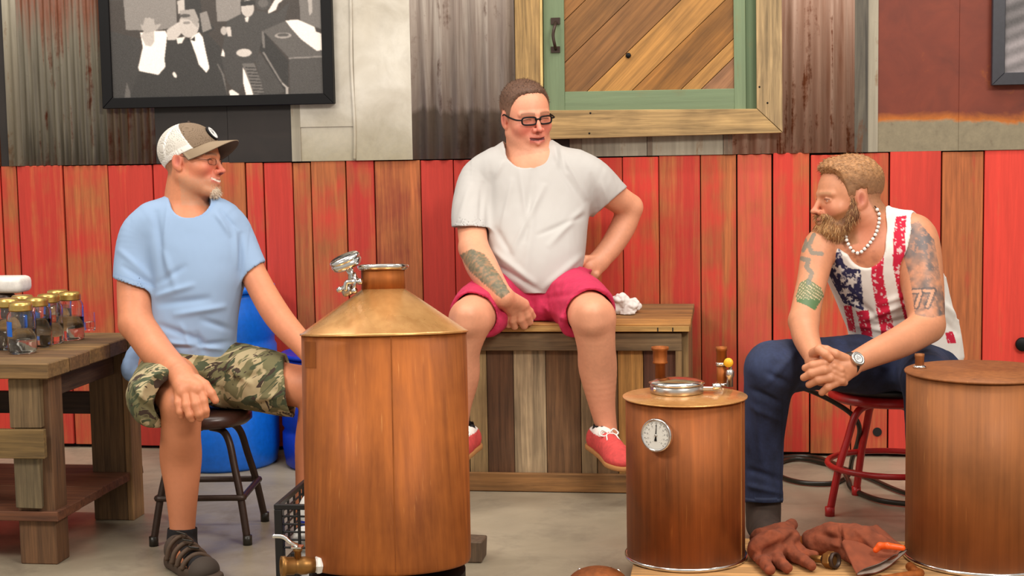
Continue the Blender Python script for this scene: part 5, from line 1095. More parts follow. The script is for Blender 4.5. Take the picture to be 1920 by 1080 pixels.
so0, so1 = flr(576, 1012, .02), flr(622, 1030, .02); F = Field(); F.add(cone(so0, so1, .042, .040), 0); F.cut(flr(576, 1012, .055), wz, .003); F.cut(flr(576, 1012, .002), -wz, .003)
V, Q = smesh(F, .005); sobj('sandal', V, Q, M['cloth'], root1, np.tile([[44, 36, 32.]], (len(V), 1)))

# ================================================================== man in the grey T-shirt (middle)
D0 = 5.45; bpos = onZ(1000, 560, BZ)
root2 = thing('person', (bpos.x, bpos.y, BZ), 'man with glasses, pale grey T-shirt and magenta shorts sitting on the box bench', 'person')
EDGE = (onY(975, 606, BY-.034)-CAM).dot(fwd)
hd = Head(C(985, 219, 5.42), (.40, -.89, -.20), (-.05, -.19, 1), 1.09)
B = Field()
limb(B, [(1003, 320, D0, 62), (1003, 420, D0, 74), (1003, 520, D0-.02, 74)])
limb(B, [(1000, 322, D0, 46), (992, 282, D0-.01, 42), (988, 235, D0, 40)], .02)
limb(B, [(930, 328, D0, 34), (900, 348, D0, 31), (885, 400, 5.40, 28), (888, 466, 5.28, 27)], .02)
limb(B, [(888, 464, 5.28, 28), (904, 500, 5.20, 30), (924, 532, 5.12, 25), (943, 557, 5.075, 20)], .012)
limb(B, [(1080, 325, D0, 40), (1108, 335, D0, 34), (1148, 366, 5.50, 27), (1181, 388, 5.55, 24)], .02)
limb(B, [(1181, 390, 5.55, 24), (1168, 425, 5.55, 24), (1146, 462, 5.53, 22), (1122, 490, 5.50, 19)], .012)
limb(B, [(962, 555, 5.40, 44), (912, 576, 5.20, 42), (882, 598, 5.03, 40)], .02)
limb(B, [(882, 600, 5.03, 40), (868, 655, 5.06, 33), (864, 705, 5.10, 35), (858, 760, 5.12, 26), (858, 800, 5.13, 21), (860, 830, 5.13, 21)], .012)
limb(B, [(1046, 555, 5.40, 44), (1088, 572, 5.20, 42), (1112, 596, 5.03, 42)], .02)
limb(B, [(1112, 598, 5.03, 42), (1118, 650, 5.06, 36), (1121, 692, 5.10, 36), (1128, 752, 5.12, 26), (1136, 798, 5.13, 20.5), (1138, 826, 5.13, 22)], .012)
B.add(cone(C(1110, 586, 4.972), C(1112, 606, 4.975), px_r(19, 5), px_r(17, 5)), .035); B.add(cone(C(876, 590, 4.972), C(874, 608, 4.975), px_r(19, 5), px_r(17, 5)), .035)
limb(B, [(1138, 828, 5.12, 22), (1154, 842, 5.06, 12)], .01); limb(B, [(860, 828, 5.12, 22), (852, 842, 5.06, 12)], .01)
hd.build(B, squint=.75, mouth_open=.9, jawd=.6, smile=.3)
ED = EDGE-.004
hand(B, [((943, 556, 5.075, 18), (958, 580, ED-.05, 14)), ((945, 556, 5.075, 17), (980, 572, ED-.046, 13)), ((950, 570, ED-.05, 15), (970, 574, ED-.046, 15))],
     [[(951, 588, ED-.045, 8.6), (950, 599, ED-.03, 7.6), (953, 609, ED-.016, 6.6)], [(962, 585, ED-.05, 9), (961, 600, ED-.036, 8.2), (965, 612, ED-.018, 7)],
      [(973, 581, ED-.05, 9.2), (976, 598, ED-.038, 8.4), (983, 611, ED-.018, 7.2)], [(983, 575, ED-.046, 9), (988, 592, ED-.034, 8), (993, 604, ED-.015, 7)], [(966, 562, ED-.07, 9.5), (982, 572, ED-.05, 8), (993, 584, ED-.026, 7.4), (999, 593, ED-.01, 6.4)]])
hand(B, [((1122, 490, 5.50, 19), (1104, 500, 5.47, 17)), ((1126, 488, 5.5, 17), (1110, 510, 5.48, 16))], [[(1098+6*i, 502+4*i, 5.46, 8), (1086+6*i, 512+6*i, 5.47, 7.4), (1080+7*i, 522+6*i, 5.50, 7)] for i in range(4)]+[[(1112, 486, 5.47, 8.5), (1098, 486, 5.45, 7.5), (1090, 494, 5.44, 6.5)]])
V, Q = smesh(B, .0062, [(*hd.box(), .0025), (*boxpx(932, 1010, 538, 624, ED-.20, ED+.03), .0025), (*boxpx(1070, 1150, 470, 550, 5.40, 5.58), .003)])
px, py = to_px(V); col = skin_base(V, (226, 158, 124), 11)
lipcloth(col, V, np.clip((py-700)/100, 0, 1)*.45, (222, 138, 108)); lipcloth(col, V, np.exp(-((px-988)**2+(py-225)**2)/3000.)*.35, (228, 140, 118))
arm = [(862, 478), (884, 466), (908, 476), (940, 520), (956, 548), (940, 560), (922, 545), (880, 508)]; m = inpoly(px, py, arm) & (V[:, 1] < 5.5); n1 = fbm(V, 60, 3, 21); n2 = fbm(V, 130, 2, 23)
lipcloth(col, V, m*np.clip(.85+.8*(n1-.45), .55, .97), (116, 108, 84)); lipcloth(col, V, m*(n2 > .6)*.5, (186, 126, 88)); lipcloth(col, V, m*np.clip((.46-n2)*6, 0, 1)*.45, (78, 82, 68))
paint_head(hd, V, col, None, (104, 78, 60), 1., (140, 96, 72), .45, (176, 122, 98), .45, False, squint=.75, up=2.0, smile=.3, mo=.9)
sobj('body', V, Q, M['skin'], root2, col)
F = hair_cap(hd, .9, .10, up=2.0, side0=.6); v, q = smesh(F, .0028); cc_ = np.array([[92, 64, 48.]])*(.8+.5*fbm(v, 260, 2, 31))[:, None]; l = hd.loc(v)
lipcloth(cc_, v, np.clip((6.5-l[:, 2])/5, 0, 1)*.62, (150, 114, 92))
s_ = strands(v, q, 2600, .007, hd.dirv((0, .45, .35)), [(84, 58, 44), (104, 76, 56), (66, 46, 36), (128, 98, 76)], 5, .0005, mask=l[:, 2] > 4.5); a = join((v, q, cc_), s_); sobj('hair', a[0], a[1], M['hair'], root2, a[2])
glasses(hd, root2, M['black'], 2.35, 1.25, .0030, 10.2, -.25)
sp1 = plane_px(850, 426, 915, 427, 5.35); sp2 = plane_px(1108, 410, 1177, 350, 5.5)
lv = [(262, 946, 1036, D0, .060), (276, 925, 1056, D0, .080), (296, 898, 1090, D0, .105), (325, 890, 1112, D0, .125), (380, 904, 1108, D0-.01, .145), (430, 909, 1101, D0-.03, .165), (480, 911, 1097, D0-.05, .185), (515, 920, 1090, D0-.06, .188), (538, 938, 1070, D0-.07, .175), (550, 965, 1045, D0-.08, .155)]
fl = [(920, 330, 916, 430, 7, -3), (975, 320, 990, 420, 6, 3), (1000, 320, 985, 450, 7, -3.5), (1020, 350, 960, 470, 6, 3.5), (960, 340, 940, 430, 5, 2.5), (1040, 300, 1092, 380, 6, -3), (1060, 300, 1098, 370, 5, 3), (1090, 395, 1030, 460, 6, 3.5), (1094, 405, 1010, 440, 5, -3), (930, 430, 960, 480, 6, -3), (925, 470, 1000, 530, 6, 4), (935, 500, 1010, 545, 5, -3.5), (1090, 480, 1020, 540, 6, 4), (1095, 500, 1030, 548, 5, -3), (880, 350, 862, 410, 6, 2.5), (905, 345, 900, 415, 5, -3), (1110, 330, 1120, 390, 6, -3), (1130, 345, 1140, 385, 5, 2.5), (1000, 380, 985, 520, 8, 2.5), (945, 300, 930, 330, 5, 2.5), (1040, 275, 1046, 310, 5, 3), (1052, 280, 1062, 320, 4, -2.5)]
V, Q, cc_ = tee(lv, [([(930, 328, D0, 46), (902, 340, D0, 42), (886, 385, 5.40, 38), (883, 442, 5.325, 36)], sp1[0], -sp1[1], .03), ([(1075, 328, D0, 48), (1108, 342, D0, 44), (1152, 388, 5.51, 43)], sp2[0], -sp2[1], .03)],
    [cone(C(988, 250, D0-.01), C(986, 288, D0-.07), px_r(46, D0), px_r(38, D0)), cone(C(990, 245, D0), C(990, 270, D0), px_r(47, D0), px_r(45, D0))], None, .0042, fl, (190, 187, 184), seed=12, hol=loft([(528, 945, 1065, D0, .13), (560, 960, 1050, D0, .12)]), folds_n=.003)
px, py = to_px(V); lipcloth(cc_, V, (segd(px, py, [(938, 278), (950, 296), (975, 308), (1000, 309), (1022, 298), (1034, 272)]) < 3.6)*.4, (186, 182, 176))
o = sobj('t_shirt', V, Q, M['cloth'], root2, cc_); o['label'] = 'pale grey T-shirt'
S_ = Field(); S_.add(loft([(505, 905, 1110, 5.42, .15), (545, 915, 1095, 5.40, .17), (585, 935, 1075, 5.38, .16), (600, 950, 1060, 5.38, .14)]), 0)
Lg = Field(); limb(Lg, [(960, 545, 5.40, 56), (908, 572, 5.20, 51), (885, 592, 5.05, 46), (878, 600, 4.96, 45)], .02); limb(Lg, [(930, 590, 5.2, 30), (922, 604, 5.10, 24)], .03); Lg.cut(C(884, 592, 5.075), (-.30, -1, -.34), .003); S_.addf(Lg, .03)
Lg = Field(); limb(Lg, [(1042, 545, 5.40, 58), (1088, 566, 5.20, 54), (1110, 590, 5.05, 49), (1116, 598, 4.96, 48)], .02); limb(Lg, [(1075, 590, 5.2, 30), (1072, 606, 5.10, 24)], .03); Lg.cut(C(1110, 590, 5.085), (.22, -1, -.40), .003); S_.addf(Lg, .03)
S_.sub(cone(C(896, 586, 5.14), C(878, 600, 4.95), px_r(42, 5.1), px_r(42, 5.)), .003); S_.sub(cone(C(1102, 582, 5.14), C(1116, 600, 4.95), px_r(45, 5.1), px_r(44.5, 5.)), .003)
V, Q = smesh(S_, .005); N = vnormals(V, Q); V = V+N*((fbm(V, 18, 3, 14)-.5)*.012)[:, None]
V = folds(V, N, [(1010, 540, 1090, 520, 6, 4), (1020, 560, 1100, 545, 6, -4), (1020, 575, 1060, 600, 5, 4), (960, 560, 925, 600, 6, -4), (930, 545, 880, 560, 6, 3), (1000, 560, 1000, 595, 6, -5)])
o = sobj('shorts', V, Q, M['cloth'], root2, np.array([[196, 44, 84.]])*(.93+.14*fbm(V, 200, 2, 15))[:, None]); o['label'] = 'magenta shorts'
def shoe(root, heel, toe, up, mats, lab):
    """canvas shoe between two camera-frame points on the sole"""
    d = toe-heel; L_ = np.linalg.norm(d); f = d/L_; up = up-f*(up @ f); up /= np.linalg.norm(up); s_ = np.cross(f, up); Rm = np.stack([s_, f, up], 1); g_ = lambda x, y, z: heel+Rm @ np.array([x, y, z])
    F = Field(); F.add(cone(g_(0, .0, .034), g_(0, .07, .034), .036, .036), 0); F.add(cone(g_(0, .07, .034), g_(.004, L_*.72, .030), .036, .046), .01); F.add(ell(g_(.004, L_*.74, .026), (.046, .062, .030), Rm), .01); F.add(cone(g_(0, .005, .055), g_(0, .03, .075), .034, .032), .02)
    F.add(cone(g_(0, .05, .06), g_(0, .12, .048), .034, .032), .02)
    F.cut(g_(0, 0, .012), -up, .002); F.sub(cone(g_(0, .018, .10), g_(0, .035, .05), .030, .026), .002)
    v, q = smesh(F, .0035); l = (v-heel) @ Rm; col = np.array([[208, 74, 72.]])*(.9+.2*fbm(v, 150, 2, 9))[:, None]
    n_ = vnormals(v, q); col[(l[:, 2] > .074) & (l[:, 1] < .08)] = (238, 228, 222)
    sh = sobj('shoe', v, q, M['cloth'], root, col); sh['label'] = lab
    F = Field(); F.add(cone(g_(0, .0, .008), g_(0, .07, .008), .040, .038), 0); F.add(cone(g_(0, .07, .008), g_(.004, L_*.74, .008), .038, .049), .01); F.add(ell(g_(.004, L_*.76, .008), (.049, .063, .03), Rm), .01); F.cut(g_(0, 0, .017), up, .002); F.cut(g_(0, 0, 0), -up, .002)
    v, q = smesh(F, .0035); sobj('sole', v, q, M['cloth'], sh, np.tile([[176, 122, 70.]], (len(v), 1)))
    for i in range(4):
        y = .075+.02*i; tube_c([g_(x*(.022+.002*i), y+.004*(x > 0), .080-.008*i-.010*x*x) for x in (-1, -.5, 0, .5, 1)], .0032, 6).build('lace', M['whitep'], sh)
    for q_ in (1, -1): tube_c([np.array(p) for p in sm_curve([Vector(g_(*p).tolist()) for p in ((0, .085, .084), (q_*.022, .075, .096), (q_*.036, .085, .084), (q_*.020, .094, .080), (0, .088, .084))], 4)], .003, 6).build('lace_bow', M['whitep'], sh)
    for q_ in (1, -1): tube_c([np.array(p) for p in sm_curve([Vector(g_(*p).tolist()) for p in ((0, .088, .086), (q_*.016, .10, .086), (q_*.022, .118, .074), (q_*.026, .130, .066))], 4)], .0026, 6).build('lace_end', M['whitep'], sh)
    F = Field(); F.add(cone(g_(0, .025, .055), g_(0, .028, .094), .030, .0285), 0); F.sub(cone(g_(0, .028, .09), g_(0, .03, .12), .026, .026), .001)
    v, q = smesh(F, .0035); sobj('sock', v, q, M['cloth'], root, np.tile([[30, 24, 26.]], (len(v), 1)))
upw = CW @ np.array([0, 0, 1.])
shoe(root2, C(1118, 842, 5.165), C(1176, 884, 4.96), upw, None, 'faded red canvas shoe with white laces'); shoe(root2, C(884, 842, 5.165), C(838, 880, 4.97), upw, None, 'faded red canvas shoe, mostly behind the boiler')
# crumpled white cloth beside him
wp = onZ(1166, 590, BZ); F = Field(); c0 = (CW @ (np.array(wp)-CAMN))
for i in range(9):
    r_ = RNG.normal(0, 1, 3)*np.array([.022, .02, .012]); F.add(ell(c0+np.array([0, .03, 0])+upw*.034+r_, np.array([.030, .028, .026])), .006)
F.cut(c0+upw*.0005, -upw, .002); V, Q = smesh(F, .0035); N = vnormals(V, Q); V = V+N*((np.abs(fbm(V, 45, 2, 3)-.5)-.12)*.028)[:, None]; V = V+upw*np.maximum(0, .003-(V-c0) @ upw)[:, None]
o = sobj('crumpled_cloth', V, Q, M['cloth'], None, np.tile([[222, 216, 212.]], (len(V), 1))); tag(o, 'crumpled white cloth on the bench beside the man in magenta shorts', 'cloth')
# ================================================================== tattooed man in the flag tank top (right)
D0 = 4.72
root3 = thing('person', (RSc[0], RSc[1], 0), 'bearded tattooed man in a flag-print tank top and jeans, hands clasped', 'person')
hd = Head(C(1592, 372, 4.62), (-.975, -.20, -.08), (-.03, -.05, 1), 1.04)
B = Field()
tor = [(398, 1650, 1700, 4.66, .055), (414, 1610, 1722, 4.66, .070), (436, 1572, 1738, 4.65, .095), (470, 1545, 1756, 4.65, .115), (520, 1556, 1764, 4.68, .120), (575, 1580, 1776, 4.72, .122), (625, 1600, 1790, 4.76, .125), (680, 1604, 1796, 4.78, .130)]
B.add(loft(tor), 0)
limb(B, [(1668, 455, 4.64, 46), (1630, 420, 4.62, 44), (1606, 385, 4.62, 42)], .03)
limb(B, [(1575, 452, 4.64, 34), (1540, 462, 4.62, 33), (1522, 530, 4.56, 28), (1507, 600, 4.48, 28)], .02)
limb(B, [(1507, 604, 4.48, 28), (1512, 635, 4.42, 25), (1530, 676, 4.31, 18)], .012)
limb(B, [(1690, 440, 4.64, 40), (1716, 448, 4.60, 42), (1728, 520, 4.56, 40), (1738, 606, 4.50, 33)], .02)
limb(B, [(1738, 612, 4.50, 33), (1690, 640, 4.42, 30), (1640, 662, 4.35, 25), (1598, 682, 4.29, 20)], .012)
limb(B, [(1640, 684, 4.76, 42), (1445, 690, 4.48, 36)], .02); limb(B, [(1445, 690, 4.48, 40), (1434, 800, 4.54, 34), (1432, 930, 4.59, 20), (1430, 960, 4.59, 19)], .01); limb(B, [(1430, 960, 4.59, 18), (1429, 968, 4.55, 16)], .01)
limb(B, [(1728, 690, 4.76, 44), (1736, 714, 4.50, 36)], .02); limb(B, [(1736, 715, 4.51, 30), (1738, 900, 4.57, 20), (1738, 950, 4.58, 18)], .01)
hd.build(B, squint=.35)
h0 = 4.27
hand(B, [((1598, 682, 4.285, 19), (1572, 690, h0, 17)), ((1594, 690, 4.285, 18), (1574, 708, h0, 16))],
  [[(1566, 680, h0-.01, 9.5), (1545, 681, h0-.024, 9), (1524, 685, h0-.02, 8.2), (1510, 690, h0-.004, 7)], [(1568, 692, h0-.014, 9.6), (1545, 694, h0-.03, 9.2), (1522, 700, h0-.024, 8.2), (1507, 708, h0-.006, 7)],
   [(1572, 704, h0-.012, 9.6), (1556, 708, h0-.028, 9), (1534, 712, h0-.024, 8.2), (1517, 721, h0-.006, 7)], [(1577, 714, h0-.006, 9), (1566, 718, h0-.022, 8.2), (1552, 726, h0-.022, 7.6), (1541, 736, h0-.01, 6.6)], [(1586, 674, h0, 10.5), (1566, 664, h0-.016, 9), (1550, 656, h0-.014, 8), (1536, 652, h0-.004, 7)]])
hand(B, [((1530, 674, 4.315, 18), (1538, 692, 4.275, 18)), ((1528, 680, 4.315, 17), (1540, 708, 4.285, 16))],
  [[(1526, 662, 4.29, 10), (1536, 656, h0-.018, 8.8), (1548, 664, h0-.034, 8), (1557, 672, h0-.036, 6.8)]]+[[(1545, 688+12*i, 4.265, 9), (1562+i, 687+11*i, h0-.024, 8.2), (1576+i, 694+10*i, h0-.022, 7), (1584, 700+9*i, h0-.010, 6)] for i in range(3)])
V, Q = smesh(B, .0062, [(*hd.box(), .0024), (*boxpx(1496, 1604, 640, 748, 4.18, 4.36), .0022), (*boxpx(1640, 1785, 420, 605, 4.38, 4.70), .0036), (*boxpx(1478, 1560, 470, 590, 4.44, 4.64), .0036)])
px, py = to_px(V); col = skin_base(V, (204, 138, 102), 31); fr = V[:, 1] < 4.66
n1 = fbm(V, 45, 3, 41); n2 = fbm(V, 120, 2, 43)
ta_ = [(1694, 425), (1722, 415), (1752, 450), (1775, 590), (1745, 596), (1716, 590), (1706, 520), (1690, 470)]; m = inpoly(px, py, ta_) & (px > 1640)
lipcloth(col, V, m*np.clip(.35+1.7*(n1-.4), .05, .9), (92, 84, 84)); lipcloth(col, V, np.exp(-(((px-1722)/26)**2+((py-455)/36)**2))*.7*m, (104, 102, 108)); lipcloth(col, V, m*(n2 > .62)*.55, (204, 140, 108))
for q_ in ([(1712, 546), (1727, 546), (1718, 574)], [(1733, 545), (1750, 545), (1739, 574)]):
    dd = segd(px, py, q_); lipcloth(col, V, m*(dd < 6.2)*.8, (84, 74, 74)); lipcloth(col, V, m*(dd < 3.0)*.95, (206, 150, 118))
tb_ = [(1492, 555), (1500, 530), (1515, 522), (1540, 540), (1545, 555), (1528, 582), (1510, 572), (1494, 566)]; m = inpoly(px, py, tb_) & fr
lipcloth(col, V, m*.85, (92, 112, 76)); lipcloth(col, V, m*(py > 560)*.6, (60, 104, 60)); dots = (np.sin(px*.95)*np.sin(py*.95+px*.3) > .45) & (py < 562); lipcloth(col, V, m*dots*.8, (224, 196, 160))
for pl, w_ in (([(1504, 485), (1516, 488), (1512, 500), (1522, 512), (1516, 530)], 4.5), ([(1505, 440), (1512, 456), (1506, 470)], 3.5), ([(1526, 440), (1516, 460), (1522, 474), (1540, 476)], 4)): lipcloth(col, V, fr*(segd(px, py, pl) < w_)*.7, (104, 112, 104))
m = inpoly(px, py, [(1600, 478), (1640, 470), (1655, 488), (1630, 505), (1610, 498)]) & fr; lipcloth(col, V, m*np.clip(n1*1.6-.5, 0, .8), (116, 72, 58))
lipcloth(col, V, np.exp(-((px-1630)**2/1800.+(py-440)**2/2500.))*.35, (190, 96, 76))
paint_head(hd, V, col, None, (134, 94, 62), 1., (176, 128, 90), .0, flush=.2, squint=.35, up=1.2)
l = hd.loc(V); bd = (np.linalg.norm(l, axis=1) < 15)*np.clip((l[:, 1]-.3)/1.2, 0, 1)*np.clip((-2.6-.0*l[:, 1]-np.clip(l[:, 1]-4, 0, 9)*.45-l[:, 2])/1.0, 0, 1); lipcloth(col, V, bd*.85, (152, 100, 62))
sobj('body', V, Q, M['skin'], root3, col); BV = V; BX, BYp = px, py
# beard
F = Field()
for a_, b_, r0, r1 in (((5.6, 1.6, -4.6), (3.6, 6.2, -9.2), 1.9, 2.6), ((-5.6, 1.6, -4.6), (-3.6, 6.2, -9.2), 1.9, 2.6), ((-2.4, 7.4, -9.2), (2.4, 7.4, -9.2), 2.9, 2.9), ((0, 7.4, -9.6), (0, 8.6, -15.2), 3.4, 2.0), ((3.2, 8.0, -5.0), (4.0, 7.2, -7.6), .9, 1.4), ((-3.2, 8.0, -5.0), (-4.0, 7.2, -7.6), .9, 1.4), ((-2.6, 9.2, -4.9), (2.6, 9.2, -4.9), .75, .75), ((-2., 8.6, -7.8), (2., 8.6, -7.8), .9, .9), ((0, 8, -13), (.6, 8.6, -17.6), 2.0, .9), ((6.6, 1.7, .6), (5.7, 1.8, -4.6), .75, 1.9), ((-6.6, 1.7, .6), (-5.7, 1.8, -4.6), .75, 1.9)): F.add(hd.c(a_, b_, r0, r1), .014)
F.sub(hd.c((-1.6, 10.0, -6.3), (1.6, 10., -6.3), .55, .55), .004)
V, Q = smesh(F, .003); N = vnormals(V, Q); V = V+N*((fbm(V*np.array([1, 1, .35]), 110, 3, 51)-.5)*.012)[:, None]; l = hd.loc(V)
tt = np.clip((l[:, 1]-3)/6+(-l[:, 2]-9)/9, 0, 1)[:, None]; cc_ = (np.array([[112, 70, 42.]])*(1-tt)+np.array([[178, 132, 82.]])*tt)*(.75+.5*fbm(V*np.array([1, 1, .4]), 220, 2, 53))[:, None]
s_ = strands(V, Q, 5200, .013, hd.dirv((0, .30, -1.0)), [(184, 138, 88), (150, 104, 62), (120, 78, 48), (206, 164, 112)], 7, .0006, .45); a = join((V, Q, cc_), s_); o = sobj('beard', a[0], a[1], M['hair'], root3, a[2]); o['label'] = 'full reddish-blond beard'
F = hair_cap(hd, 1.6, .12, up=1.2, front=(.9, 0), side0=.6); v, q = smesh(F, .0028); l = hd.loc(v); cc_ = np.array([[156, 112, 72.]])*(.78+.5*fbm(v*np.array([.4, 1, 1]), 260, 2, 61))[:, None]; lipcloth(cc_, v, np.clip((7.5-l[:, 2])/3, 0, 1)*.55, (120, 84, 58)); lipcloth(cc_, v, np.clip((2.6-l[:, 2])/3, 0, 1)*.6, (170, 120, 88))
s_ = strands(v, q, 3000, .009, hd.dirv((0, .9, .1)), [(158, 114, 72), (126, 88, 54), (186, 144, 98), (140, 98, 62)], 9, .0005, .22, mask=l[:, 2] > 4.2); a = join((v, q, cc_), s_); sobj('hair', a[0], a[1], M['hair'], root3, a[2])
# bead necklace
bp_ = [(1640, 386), (1648, 400), (1648, 418), (1643, 436), (1634, 452), (1622, 466), (1612, 474), (1602, 473), (1594, 464), (1588, 452), (1586, 444)]
bd_ = [4.66, 4.63, 4.605, 4.59, 4.575, 4.56, 4.55, 4.552, 4.56, 4.575, 4.59]
def surfD(x, y, r=5.): m_ = (np.abs(BX-x) < r) & (np.abs(BYp-y) < r); return BV[m_, 1].min() if m_.any() else 4.6
bd_ = [surfD(x, y)-.002 for x, y in bp_]; bd_ = [min(bd_[max(i-1, 0):i+2]) for i in range(len(bd_))]
pts = sm_curve([wv(C(x, y, d)) for (x, y), d in zip(bp_, bd_)], 12); nk = MB().tube(pts, .0018, 6).build('necklace', M['black'], root3); nk['label'] = 'white bead necklace on dark cord'
acc, last = 0, None
for a_, b_ in zip(pts[:-1], pts[1:]):
    acc += (b_-a_).length
    if acc > .0125: acc = 0; MB().ball(b_, .0058, 10).build('bead', M['whitep'], nk)
# wrist watch
wa, wb = C(1640, 662, 4.35), C(1598, 682, 4.29); wx = (wb-wa)/np.linalg.norm(wb-wa); wc0 = C(1594, 683, 4.286)
wr = MB().lathe([(px_r(21.5, 4.29), -.010), (px_r(22.8, 4.29), -.009), (px_r(22.8, 4.29), .009), (px_r(21.5, 4.29), .010)], wv(wc0), 32, Vector((wx @ CW).tolist()), True).build('wrist_watch', M['blackv'], root3)
fn_ = np.array([-.12, -1, .22]); fn_ -= wx*(fn_ @ wx); fn_ /= np.linalg.norm(fn_); fc = wc0+fn_*px_r(21, 4.29); fnw = Vector((fn_ @ CW).tolist()); wd_ = wv(fc)
MB().lathe([(0, 0), (.0205, 0), (.0215, .003), (.0215, .007), (.0195, .009), (.0175, .009), (.0172, .0078), (0, .0078)], wd_, 40, fnw).build('watch_case', M['steel'], wr)
di2 = np.zeros((80, 80, 3)); di2[:] = (224, 224, 222); fillpoly(di2, ellp(40, 40, 36, 36), (60, 60, 64)); fillpoly(di2, ellp(40, 40, 30, 30), (226, 226, 224))
for (x, y) in ((28, 40), (52, 40), (40, 54)): fillpoly(di2, ellp(x, y, 8, 8), (96, 96, 100)); fillpoly(di2, ellp(x, y, 5.5, 5.5), (200, 200, 200))
for a in range(0, 360, 30): x, y = 40+27*math.sin(R(a)), 40-27*math.cos(R(a)); fillpoly(di2, ellp(x, y, 2, 2), (50, 50, 54))
fillpoly(di2, [(39, 40), (41, 40), (41, 18), (39, 18)], (40, 40, 44)); fillpoly(di2, [(40, 39), (40, 41), (54, 34), (53, 32)], (40, 40, 44))
xr_ = Vector((wx @ CW).tolist()); uu = fnw.cross(xr_); disc_print('watch_face', wd_+fnw*.0082, (-xr_*.2+uu*-1).normalized()*-1 if False else uu.cross(fnw), uu, .0172, di2, wr)
# tank top
T = Field(); T.add(loft(tor, grow=.0105), 0); limb(T, [(1668, 455, 4.64, 50), (1640, 425, 4.62, 47)], .03); limb(T, [(1684, 440, 4.64, 45), (1712, 446, 4.61, 46), (1722, 480, 4.60, 45)], .02)
T.sub(cone(C(1612, 370, 4.58), C(1612, 462, 4.50), px_r(50, 4.6), px_r(40, 4.6)), .006); T.sub(cone(C(1606, 400, 4.66), C(1600, 450, 4.5), px_r(52, 4.6), px_r(40, 4.6)), .006); T.sub(cone(C(1634, 372, 4.66), C(1624, 470, 4.50), px_r(33, 4.6), px_r(34, 4.6)), .006); T.sub(cone(C(1632, 400, 4.70), C(1624, 470, 4.54), px_r(38, 4.6), px_r(34, 4.6)), .006)
T.sub(cone(C(1536, 440, 4.62), C(1524, 478, 4.56), px_r(42, 4.6), px_r(26, 4.6)), .004); T.sub(cone(C(1748, 432, 4.58), C(1732, 500, 4.56), px_r(48, 4.6), px_r(47, 4.6)), .004); T.sub(cone(C(1742, 440, 4.70), C(1736, 500, 4.66), px_r(42, 4.6), px_r(40, 4.6)), .004); T.sub(cone(C(1730, 500, 4.56), C(1738, 590, 4.52), px_r(46, 4.6), px_r(36, 4.6)), .004)
T.addf(Field().add(loft([(600, 1596, 1792, 4.76, .128), (640, 1596, 1798, 4.77, .135), (668, 1602, 1802, 4.78, .132)]), 0), .01); T.sub(loft([(640, 1612, 1782, 4.77, .112), (690, 1612, 1784, 4.78, .114)]), .002)
V, Q = smesh(T, .0034); N = vnormals(V, Q); V = V+N*((fbm(V*np.array([1, 1, .6]), 20, 3, 71)-.5)*.005)[:, None]
V = folds(V, N, [(1620, 600, 1720, 560, 6, 4), (1630, 615, 1740, 590, 6, -4), (1650, 570, 1720, 545, 6, 3), (1600, 560, 1650, 600, 6, -3), (1605, 610, 1700, 625, 5, 3), (1770, 600, 1795, 625, 6, -4), (1770, 570, 1798, 600, 6, 4)])
px, py = to_px(V); k3 = lambda L_: [(1280+x/3, 360+y/3) for x, y in L_]; front = V[:, 1] < 4.80; nz = fbm(V, 130, 3, 73)
col = np.tile([[228, 222, 216.]], (len(V), 1)); red = (196, 22, 58)
for pl in ([(1062, 350), (1130, 330), (1128, 480), (1160, 640), (1200, 810), (1120, 812), (1085, 640), (1062, 480)], [(1200, 140), (1260, 130), (1250, 250), (1255, 420), (1300, 640), (1325, 790), (1268, 790), (1215, 580), (1180, 400), (1186, 240)], [(975, 670), (1045, 665), (1068, 812), (1010, 812)], [(905, 640), (950, 640), (975, 790), (935, 780)], [(1475, 790), (1520, 785), (1540, 850), (1490, 850)]):
    m = inpoly(px, py, k3(pl)) & front; lipcloth(col, V, m*(1-.85*(nz > .66)), red)
can = k3([(760, 350), (880, 270), (905, 400), (940, 430), (1000, 436), (1012, 560), (1018, 668), (905, 625), (850, 520)]); m = inpoly(px, py, can) & front; lipcloth(col, V, m*(1-.75*(nz > .62)), (44, 42, 82))
def star(cx, cy, r, a0=0): return [(cx+(r if i % 2 == 0 else r*.42)*math.sin(math.pi*i/5+a0), cy-(r if i % 2 == 0 else r*.42)*math.cos(math.pi*i/5+a0)) for i in range(10)]
for i, (x, y, r_) in enumerate(((828, 375, 26), (880, 440, 30), (950, 505, 34), (915, 562, 26), (862, 330, 22), (975, 625, 22), (985, 465, 18), (900, 500, 16), (940, 600, 18), (850, 420, 16))): lipcloth(col, V, m*inpoly(px, py, star(*k3([(x, y)])[0], r_/3*1.15, .2*i)), (228, 224, 220))
o = sobj('tank_top', V, Q, M['cloth'], root3, col); o['label'] = 'white tank top with flag stars and red stripes'
